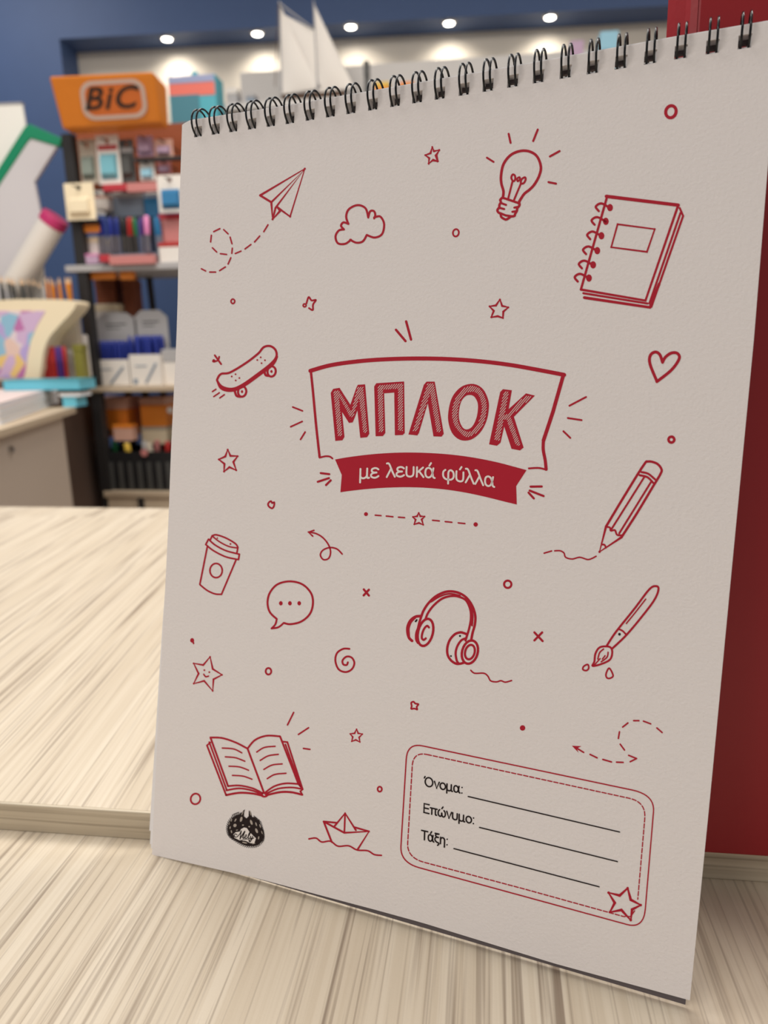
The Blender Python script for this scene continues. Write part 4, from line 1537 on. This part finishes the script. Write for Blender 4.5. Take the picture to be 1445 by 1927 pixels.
MB().lathe((0, 0, 0), (0, .003, 0), [(0, .011, 0), (1, .011, 0)], 16).build('round_sticker', M_rose)
pt = bpy.data.objects['round_sticker']
pt.location = at(271, 852, 2.034)
tag(pt, 'small round rose sticker on the front of the black marker bin', 'sticker')

# ---- grey wood display cabinet at the left with books on it
RC = math.radians(14.2)
ZT = CZ - 0.154
c0 = atz(143, 765, ZT)                 # far right corner of its top
cab = empty('display_cabinet', (c0.x, c0.y, 0), rz=RC)
tag(cab, 'grey oak display cabinet at the left edge, stacked with books', 'cabinet')
MB().box(-.75, 0, -.75, 0, ZT - .016, ZT).build('top', M_lightwood, cab, bevel=.001)
MB().box(-.73, -.02, -.73, -.055, 0.0, ZT - .016).build('body', M_greywood, cab, bevel=.001)
q = atz(50, 815, ZT - .05)
MB().lathe((-.02, -.42, ZT - .05), (-.012, -.42, ZT - .05), [(0, .008, 0), (1, .007, 0)], 12).build('lock', M_chrome, cab)
CI = cab.matrix_basis.inverted()


def cab_loc(px, py, z):                # view point on a level, in the cabinet's own frame
    return CI @ atz(px, py, z)


YD = 1.83
ZD = at(126, 715, YD + .04).z            # its top carries the holder, pens and pencils
xr = at(184, 870, 2.10).x
dk = empty('brown_cabinet', (xr, YD, 0))
MB().box(-1.3, 0, 0, .29, 0, ZD - .014).build('body', M_darkwood, dk)
MB().box(-1.3, .002, -.004, .292, ZD - .014, ZD).build('top', M_darkwood, dk, bevel=.001)
tag(dk, 'dark brown wooden cabinet between the grey cabinet and the black stand', 'cabinet')


def book(cx_, cy_, z, w, d, t, rz, cover_m, label, page_m=None, group='books on the grey cabinet'):
    e = empty('book', tuple(cab.matrix_basis @ Vector((cx_, cy_, z))), rz=RC + rz)
    MB().box(-w / 2, w / 2, -d / 2, d / 2, 0, .0012).box(-w / 2, w / 2, -d / 2, d / 2, t - .0012, t).box(-w / 2, -w / 2 + .0012, -d / 2, d / 2, .0012, t - .0012).build('cover', cover_m, e)
    MB().box(-w / 2 + .0012, w / 2 - .002, -d / 2 + .002, d / 2 - .002, .0012, t - .0012).build('pages', page_m or M_pagewhite, e)
    tag(e, label, 'book', group)
    return e


M_blush = mat('blush_white_card', srgb(238, 218, 214), 0.5)
p0 = atz(4, 800, ZT)                     # front right foot of the white stack
p1 = atz(112, 757, ZT)                   # back right foot
dv = p1 - p0
rzb = math.atan2(-dv.x, dv.y)
dd = dv.length
mid = CI @ ((p0 + p1) / 2 + Vector((-math.cos(rzb), -math.sin(rzb), 0)) * .10)
z = ZT + .0003
tl = [('white exercise book at the bottom of the stack at the left edge', M_white), ('white exercise book, second from the bottom of the stack at the left edge', M_white), ('white exercise book, second from the top of the stack at the left edge', M_white), ('exercise book with pink and white cover, topmost of the stack at the left edge', M_blush)]
for k, (lb, cm) in enumerate(tl):
    book(mid.x - .002 * (k % 2), mid.y, z, .20, dd, .0105, rzb - RC, cm, lb)
    z += .0108
q = atz(143, 762, ZT)
yb_ = q.y - .06
xa_, xb_ = at(117, 750, yb_).x, at(143, 750, yb_).x
pc = CI @ Vector(((xa_ + xb_) / 2, yb_ + .028, 0))
book(pc.x, pc.y, ZT + .0003, xb_ - xa_, .055, .026, -RC, M_cyan, 'small turquoise notebook lying flat, the lower of the two turquoise ones', M_cyan)
xa_, xb_ = at(110, 735, yb_).x, at(150, 735, yb_).x
pc = CI @ Vector(((xa_ + xb_) / 2, yb_ + .030, 0))
book(pc.x, pc.y, ZT + .0266, xb_ - xa_, .060, .009, -RC, M_white, 'thin white book between the two turquoise books', M_pagewhite)
xa_, xb_ = at(6, 725, yb_).x, at(150, 725, yb_).x
pc = CI @ Vector(((xa_ + xb_) / 2, yb_ + .042, 0))
book(pc.x, pc.y, ZT + .0436, xb_ - xa_, .085, .026, -RC, M_teal, 'thick turquoise book on top, in front of the cream magazine holder', M_cyan)

M_fairy = bpy.data.materials.new('pastel_cover_print')
M_fairy.use_nodes = True
nt = M_fairy.node_tree
tc = nt.nodes.new('ShaderNodeTexCoord')
vo = nt.nodes.new('ShaderNodeTexVoronoi')
vo.inputs['Scale'].default_value = 26
rp = nt.nodes.new('ShaderNodeValToRGB')
rp.color_ramp.interpolation = 'CONSTANT'
els = rp.color_ramp.elements
cols = [srgb(196, 120, 176), srgb(214, 184, 216), srgb(236, 204, 190), srgb(150, 196, 220), srgb(240, 204, 130), srgb(190, 170, 220), srgb(232, 216, 220)]
els[0].color, els[1].position, els[1].color = cols[0], 1 / 7, cols[1]
for k in range(2, 7):
    el = els.new(k / 7)
    el.color = cols[k]
sep = nt.nodes.new('ShaderNodeSeparateColor')
nt.links.new(tc.outputs['Object'], vo.inputs['Vector'])
nt.links.new(vo.outputs['Color'], sep.inputs['Color'])
nt.links.new(sep.outputs['Red'], rp.inputs['Fac'])
nt.links.new(rp.outputs['Color'], nt.nodes['Principled BSDF'].inputs['Base Color'])

# cream magazine holder with a curved side, pastel picture on its front
YM = YD + .045
ol = [(-40, 716), (-40, 568), (30, 563), (85, 563), (136, 566), (140, 580), (112, 612), (92, 636), (82, 662), (78, 690), (74, 716)]
olw = spline([Vector((at(x, y, YM).x, at(x, y, YM).z)) for x, y in ol[3:]], False, 4)
ow = [Vector((at(x, y, YM).x, at(x, y, YM).z)) for x, y in ol[:3]] + olw
og = Vector((at(20, 716, YM).x, YM, at(20, 716, YM).z))
mh = empty('magazine_holder', og)
nn = len(ow)
MB().add([(p.x - og.x, y, p.y - og.z) for y in (0, .07) for p in ow], [tuple(range(nn))[::-1], tuple(range(nn, 2 * nn))] + [(k, (k + 1) % nn, nn + (k + 1) % nn, nn + k) for k in range(nn)]).build('body', M_cream2, mh)
pic = [(-30, 712), (-30, 585), (86, 585), (70, 612), (58, 640), (52, 668), (48, 700), (44, 712)]
pw = [Vector((at(x, y, YM).x, at(x, y, YM).z)) for x, y in pic]
np_ = len(pw)
MB().add([(p.x - og.x, y, p.y - og.z) for y in (-.0015, -.0002) for p in pw], [tuple(range(np_))[::-1], tuple(range(np_, 2 * np_))] + [(k, (k + 1) % np_, np_ + (k + 1) % np_, np_ + k) for k in range(np_)]).build('picture', M_fairy, mh)
tag(mh, 'cream magazine holder with pastel picture and curved side, behind the book stack', 'magazine holder')

rz0 = ZD + .0003
mh.location.z = rz0


def pencil(px, py, Y, h, lac, label, group):
    o = MB().lathe((0, 0, 0), (0, 0, h), [(0, .0036, 0), (.90, .0036, 1), (.985, .0009, 2), (1, .0003, 2)], 6).build('pencil', [lac, M_pencilwood, M_penblack])
    q = at(px, py, Y)
    o.location = (q.x, Y, q.z - h)
    o.rotation_euler = (random.uniform(-.04, .04), random.uniform(-.08, .08), 0)
    tag(o, label, 'pencil', group)
    return o


for k in range(14):
    pencil(-6 + k * 6.4 + random.uniform(-2, 2), 514 + random.uniform(0, 12) + 3 * (k % 3), 1.985 + .012 * (k % 3), .19, M_pencilgrey, 'dark grey pencil standing behind the cream magazine holder', 'grey pencils')
for k in range(9):
    pencil(90 + k * 5.2, 519 + random.uniform(0, 7), 1.985 + .012 * (k % 2), .19, M_pencilorange, 'orange pencil standing right of the dark grey pencils', 'orange pencils')
cp = MB().box(-.16, .135, 0, .05, 0, .12).build('pencil_box', M_white, bevel=.002)
cp.location = (at(60, 600, 1.97).x, 1.97, rz0)
tag(cp, 'white pencil box behind the cream magazine holder, full of pencils', 'pencil box')

# clear cup of red and purple pens, bags above them
hq = at(100, 652, 1.90).z - rz0
for k, (px, cm, nm) in enumerate(((84, M_penred, 'red'), (91, M_penred, 'red'), (98, M_penred, 'red'), (104, M_penred, 'red'), (111, M_penpurple, 'purple'), (117, M_penpurple, 'purple'), (124, M_penred, 'red'))):
    o = make_pen(cm, cm, hq, .0052)
    o.location = (at(px, 690, 1.90).x, 1.90, rz0)
    tag(o, '%s pen standing beside the cream magazine holder' % nm if not (nm == 'red' and k == 6) else 'red pen standing right of the purple pens beside the holder', 'pen', '%s pens beside the holder' % nm)
carton(96, 598, 150, 714, 1.948, .02, M_white, M_beige, 'white packet with yellow dot behind the red pens', 'packet', 'carton', 'packets beside the holder', lidh=.5)
o = MB().lathe((0, 0, 0), (0, .002, 0), [(0, .009, 0), (1, .009, 0)], 14).build('round_sticker', M_yellow)
o.location = at(118, 618, 1.944)
tag(o, 'yellow round sticker on the white packet behind the red pens', 'sticker')
M_olive = mat('olive_card', srgb(134, 128, 50), 0.5)
carton(139, 648, 156, 714, 1.92, .03, M_olive, M_olive, 'narrow olive green box right of the white packet', 'box', 'carton', 'packets beside the holder')


# ---- white leaning display boxes with coloured lids, upper left
def slab_px(name, pts, Y, dep, m, parent, bevel=.002):
    P = [at(x, y, Y) for x, y in pts]
    n_ = len(P)
    vs = [Vector((p.x, Y, p.z)) - parent.location for p in P] + [Vector((p.x, Y + dep, p.z)) - parent.location for p in P]
    return MB().add(vs, [tuple(range(n_)), tuple(range(n_, 2 * n_))[::-1]] + [((k + 1) % n_, k, n_ + k, n_ + (k + 1) % n_) for k in range(n_)]).build(name, m, parent, bevel=bevel)


M_boxwhite = mat('cool_white_card', srgb(216, 212, 214), 0.6)
M_bright = mat('bright_white_card', srgb(250, 248, 240), 0.6)
YW2, YB2, YC2 = 2.105, 2.075, 2.045


def foot(x, Y):                          # view point where something at depth Y stands on the brown cabinet
    lo, hi = 400.0, 900.0
    for _ in range(40):
        m_ = (lo + hi) / 2
        lo, hi = (m_, hi) if at(x, m_, Y).z > ZD + .0004 else (lo, m_)
    return (x, lo)


e = empty('foam_board', at(*foot(10, YW2), YW2))
tag(e, 'bright white upright foam board at the left edge behind the green lidded box', 'foam board')
slab_px('sheet', [foot(-60, YW2), (-60, 200), (40, 196), (47, 240), foot(60, YW2)], YW2, .012, M_bright, e)
slab_px('edge_trim', [(-60, 200), (-60, 196), (40, 192), (40, 196)], YW2 - .002, .016, M_grey, e, .0005)
e = empty('display_box', at(*foot(30, YB2), YB2))
tag(e, 'white leaning box with a green lid, upper left', 'box', 'leaning white boxes')
slab_px('body', [foot(-60, YB2), (-60, 430), (54, 256), (109, 272), (64, 343), (80, 424), foot(62, YB2)], YB2, .012, M_boxwhite, e)
slab_px('lid', [(-64, 412), (46, 238), (55, 233), (116, 260), (111, 276), (57, 260), (50, 268), (-62, 438)], YB2 - .004, .022, M_green, e)
e = empty('display_box', at(*foot(50, YC2), YC2))
tag(e, 'white leaning tube with a magenta lid, below the green lidded box', 'tube', 'leaning white boxes')
P = [at(100, 417, YC2 - .010), at(24, 545, YC2 - .010)]
t_ = (P[1] - P[0])
MB().lathe(P[0] - e.location, P[1] - e.location, [(0, .036, 0), (1, .036, 0)], 24).build('body', M_white, e, smooth=False)
MB().lathe(P[0] - t_ * .07 - e.location, P[0] + t_ * .04 - e.location, [(0, .036, 0), (.15, .0375, 0), (1, .0375, 0)], 24).build('lid', M_magenta, e)
slab_px('foot', [foot(20, YC2), (22, 530), (58, 484), (80, 474), foot(92, YC2)], YC2 + .022, .006, M_white, e)

# ---- tall white gondola shelf behind the notepad, with the model sailing boat
YG = 2.45
zg = at(560, 186, YG).z
gx0, gx1 = at(405, 190, YG).x, at(1330, 190, YG).x
gd = empty('gondola_shelf', ((gx0 + gx1) / 2, YG, 0))
gw = (gx1 - gx0) / 2
M_gwhite = mat('pale_grey_laminate', srgb(206, 202, 198), 0.5)
MB().box(-gw, gw, 0, .30, zg - .02, zg).build('top_shelf', M_gwhite, gd, bevel=.001)
MB().box(-gw, -gw + .02, 0, .30, 0, zg - .02).build('side_panel', M_gwhite, gd)
MB().box(gw - .02, gw, 0, .30, 0, zg - .02).build('side_panel', M_gwhite, gd)
MB().box(-gw + .02, gw - .02, .28, .30, 0, zg - .02).build('back_panel', M_gwhite, gd)
zb = at(560, 131, YG + .29).z
MB().box(-gw, gw, .285, .30, zg, zb).build('upstand', M_gwhite, gd, bevel=.001)
for k in range(1, 4):
    MB().box(-gw + .02, gw - .02, .01, .28, zg * k / 4, zg * k / 4 + .02).build('shelf', M_gwhite, gd)
tag(gd, 'pale grey shelving unit behind the notepad carrying the model boat', 'shelf unit')

YBT = YG + .12
bt_o = at(590, 186, YBT)
boat = empty('model_sailboat', (bt_o.x, YBT, zg + .0005))
tag(boat, 'model sailing boat with tall white sails on the grey shelving', 'model boat')


def bp(px, py, dy=0.0):
    return at(px, py, YBT) + Vector((0, dy, 0)) - boat.location


hz = at(590, 181, YBT).z - boat.location.z
hl = .20
hv, hf = [], []
for k in range(9):
    t = k / 8
    x = -hl * .55 + hl * 1.1 * t
    wd = .030 * math.sin(math.pi * min(1, .12 + .88 * t)) ** .7 if t < 1 else .001
    wd = .032 * (1 - abs(2 * t - 1) ** 2.5) + .002
    sh = .010 * (2 * t - 1) ** 2
    hv += [(x, -wd, hz + sh), (x * .9, -wd * .55, hz * .35), (x * .85, 0, .001), (x * .9, wd * .55, hz * .35), (x, wd, hz + sh)]
for k in range(8):
    for j in range(4):
        hf.append((k * 5 + j, (k + 1) * 5 + j, (k + 1) * 5 + j + 1, k * 5 + j + 1))
    hf.append((k * 5 + 4, (k + 1) * 5 + 4, (k + 1) * 5, k * 5))
hf += [(0, 1, 2, 3, 4), (44, 43, 42, 41, 40)]
link('hull', hv, hf, M_brown, None, boat)
for px_t, px_b in ((526, 530), (590, 598)):
    MB().lathe(bp(px_b, 172), bp(px_t, 2), [(0, .004, 0), (1, .0024, 0)], 8).build('mast', M_grey, boat)


def sail(name, corners, belly):
    """three-cornered curved sail with thickness"""
    A, B, C_ = [bp(*c) for c in corners]
    n_ = 8
    idx, vs, fs = {}, [], []
    for s in (0, 1):
        for i in range(n_ + 1):
            for j in range(n_ + 1 - i):
                a_, b_ = i / n_, j / n_
                c_ = 1 - a_ - b_
                p = A * c_ + B * a_ + C_ * b_ + Vector((0, -belly * 27 * a_ * b_ * c_ + (0.0012 if s else 0), 0))
                idx[(s, i, j)] = len(vs)
                vs.append(p)
    for s in (0, 1):
        for i in range(n_):
            for j in range(n_ - i):
                f = [idx[(s, i, j)], idx[(s, i + 1, j)], idx[(s, i, j + 1)]]
                fs.append(f if s else f[::-1])
                if i + j < n_ - 1:
                    f = [idx[(s, i + 1, j)], idx[(s, i + 1, j + 1)], idx[(s, i, j + 1)]]
                    fs.append(f if s else f[::-1])
    link(name, vs, fs, M_sail, None, boat, smooth=True)


sail('sail', [(525, 6), (606, 165), (532, 177)], .012)
sail('sail', [(528, 24), (594, 58), (600, 176)], .010)
sail('sail', [(590, 6), (666, 164), (600, 175)], .014)
MB().bar(bp(526, 8, -.012), bp(588, 55, -.012), .0035, .0035).build('rigging', M_grey, boat)
MB().bar(bp(526, 8, -.01), bp(519, 165, -.01), .0022, .0022).build('rigging', M_brown, boat)


def gbox(px0, py0, px1, Y, dep, m1, m2, label, lidh=.3):
    x0_, x1_ = at(px0, py0, Y).x, at(px1, py0, Y).x
    z1_ = at((px0 + px1) / 2, py0, Y).z
    e_ = empty('carton', ((x0_ + x1_) / 2, Y, zg + .0003))
    w_, h_ = x1_ - x0_, z1_ - zg
    MB().box(-w_ / 2, w_ / 2, 0, dep, 0, h_ * (1 - lidh)).build('body', m1, e_, bevel=.002)
    MB().box(-w_ / 2 - .001, w_ / 2 + .001, -.001, dep + .001, h_ * (1 - lidh), h_).build('lid', m2, e_, bevel=.002)
    tag(e_, label, 'box', 'boxes on the grey shelving')


gbox(703, 154, 732, YG + .05, .06, M_orange, M_yellow, 'yellow and orange box on the grey shelving, right of the sails')
gbox(752, 154, 778, YG + .05, .06, M_yellow, M_orange, 'yellow box with orange lid further right on the grey shelving')
gbox(684, 114, 693, YG + .16, .03, M_dkgrey, M_dkgrey, 'thin dark grey box standing right behind the sails')
gbox(1074, 76, 1098, YG + .12, .05, M_grey, M_lilac, 'grey and lilac box on the grey shelving towards the red book')
gbox(1130, 58, 1164, YG + .12, .06, M_sky, M_sky, 'pale blue box on the grey shelving next to the grey and lilac one')
gbox(425, 165, 445, YG + .05, .05, M_grey, M_white, 'little grey box at the left end of the grey shelving')
gbox(462, 176, 478, YG + .04, .05, M_slate, M_grey, 'little slate box on the grey shelving, left of the boat')

# teal and red picture box on the stand's rear top shelf, right of the orange sign
e, w, h = thing_at('picture_box', 319, 142, 408, 250, 2.20)
zt = ta.z
e.location.z = zt + .0003
d_ = .07
MB().box(-w / 2, w / 2, 0, d_, 0, h).build('box', M_teal, e, bevel=.003)
M_deepteal = mat('deep_teal_print', srgb(60, 124, 140), 0.5)
M_coral = mat('coral_print', srgb(226, 112, 96), 0.5)
M_mauveblue = mat('mauve_blue_print', srgb(150, 160, 196), 0.5)
MB().box(-w * .48, w * .48, -.0012, 0, h * .64, h * .86).build('print_band', M_coral, e)
MB().box(-w * .48, w * .48, -.0012, 0, h * .87, h * .99).build('print_band', M_mauveblue, e)
MB().box(-w * .48, w * .14, -.0016, -.0002, h * .04, h * .66).build('print_panel', M_deepteal, e)
MB().box(-w * .06, w * .06, d_ * .4, d_ * .5, h, h * 1.12).build('hang_tab', M_teal, e)
tag(e, 'teal box with a coral band just behind and right of the orange sign', 'box')
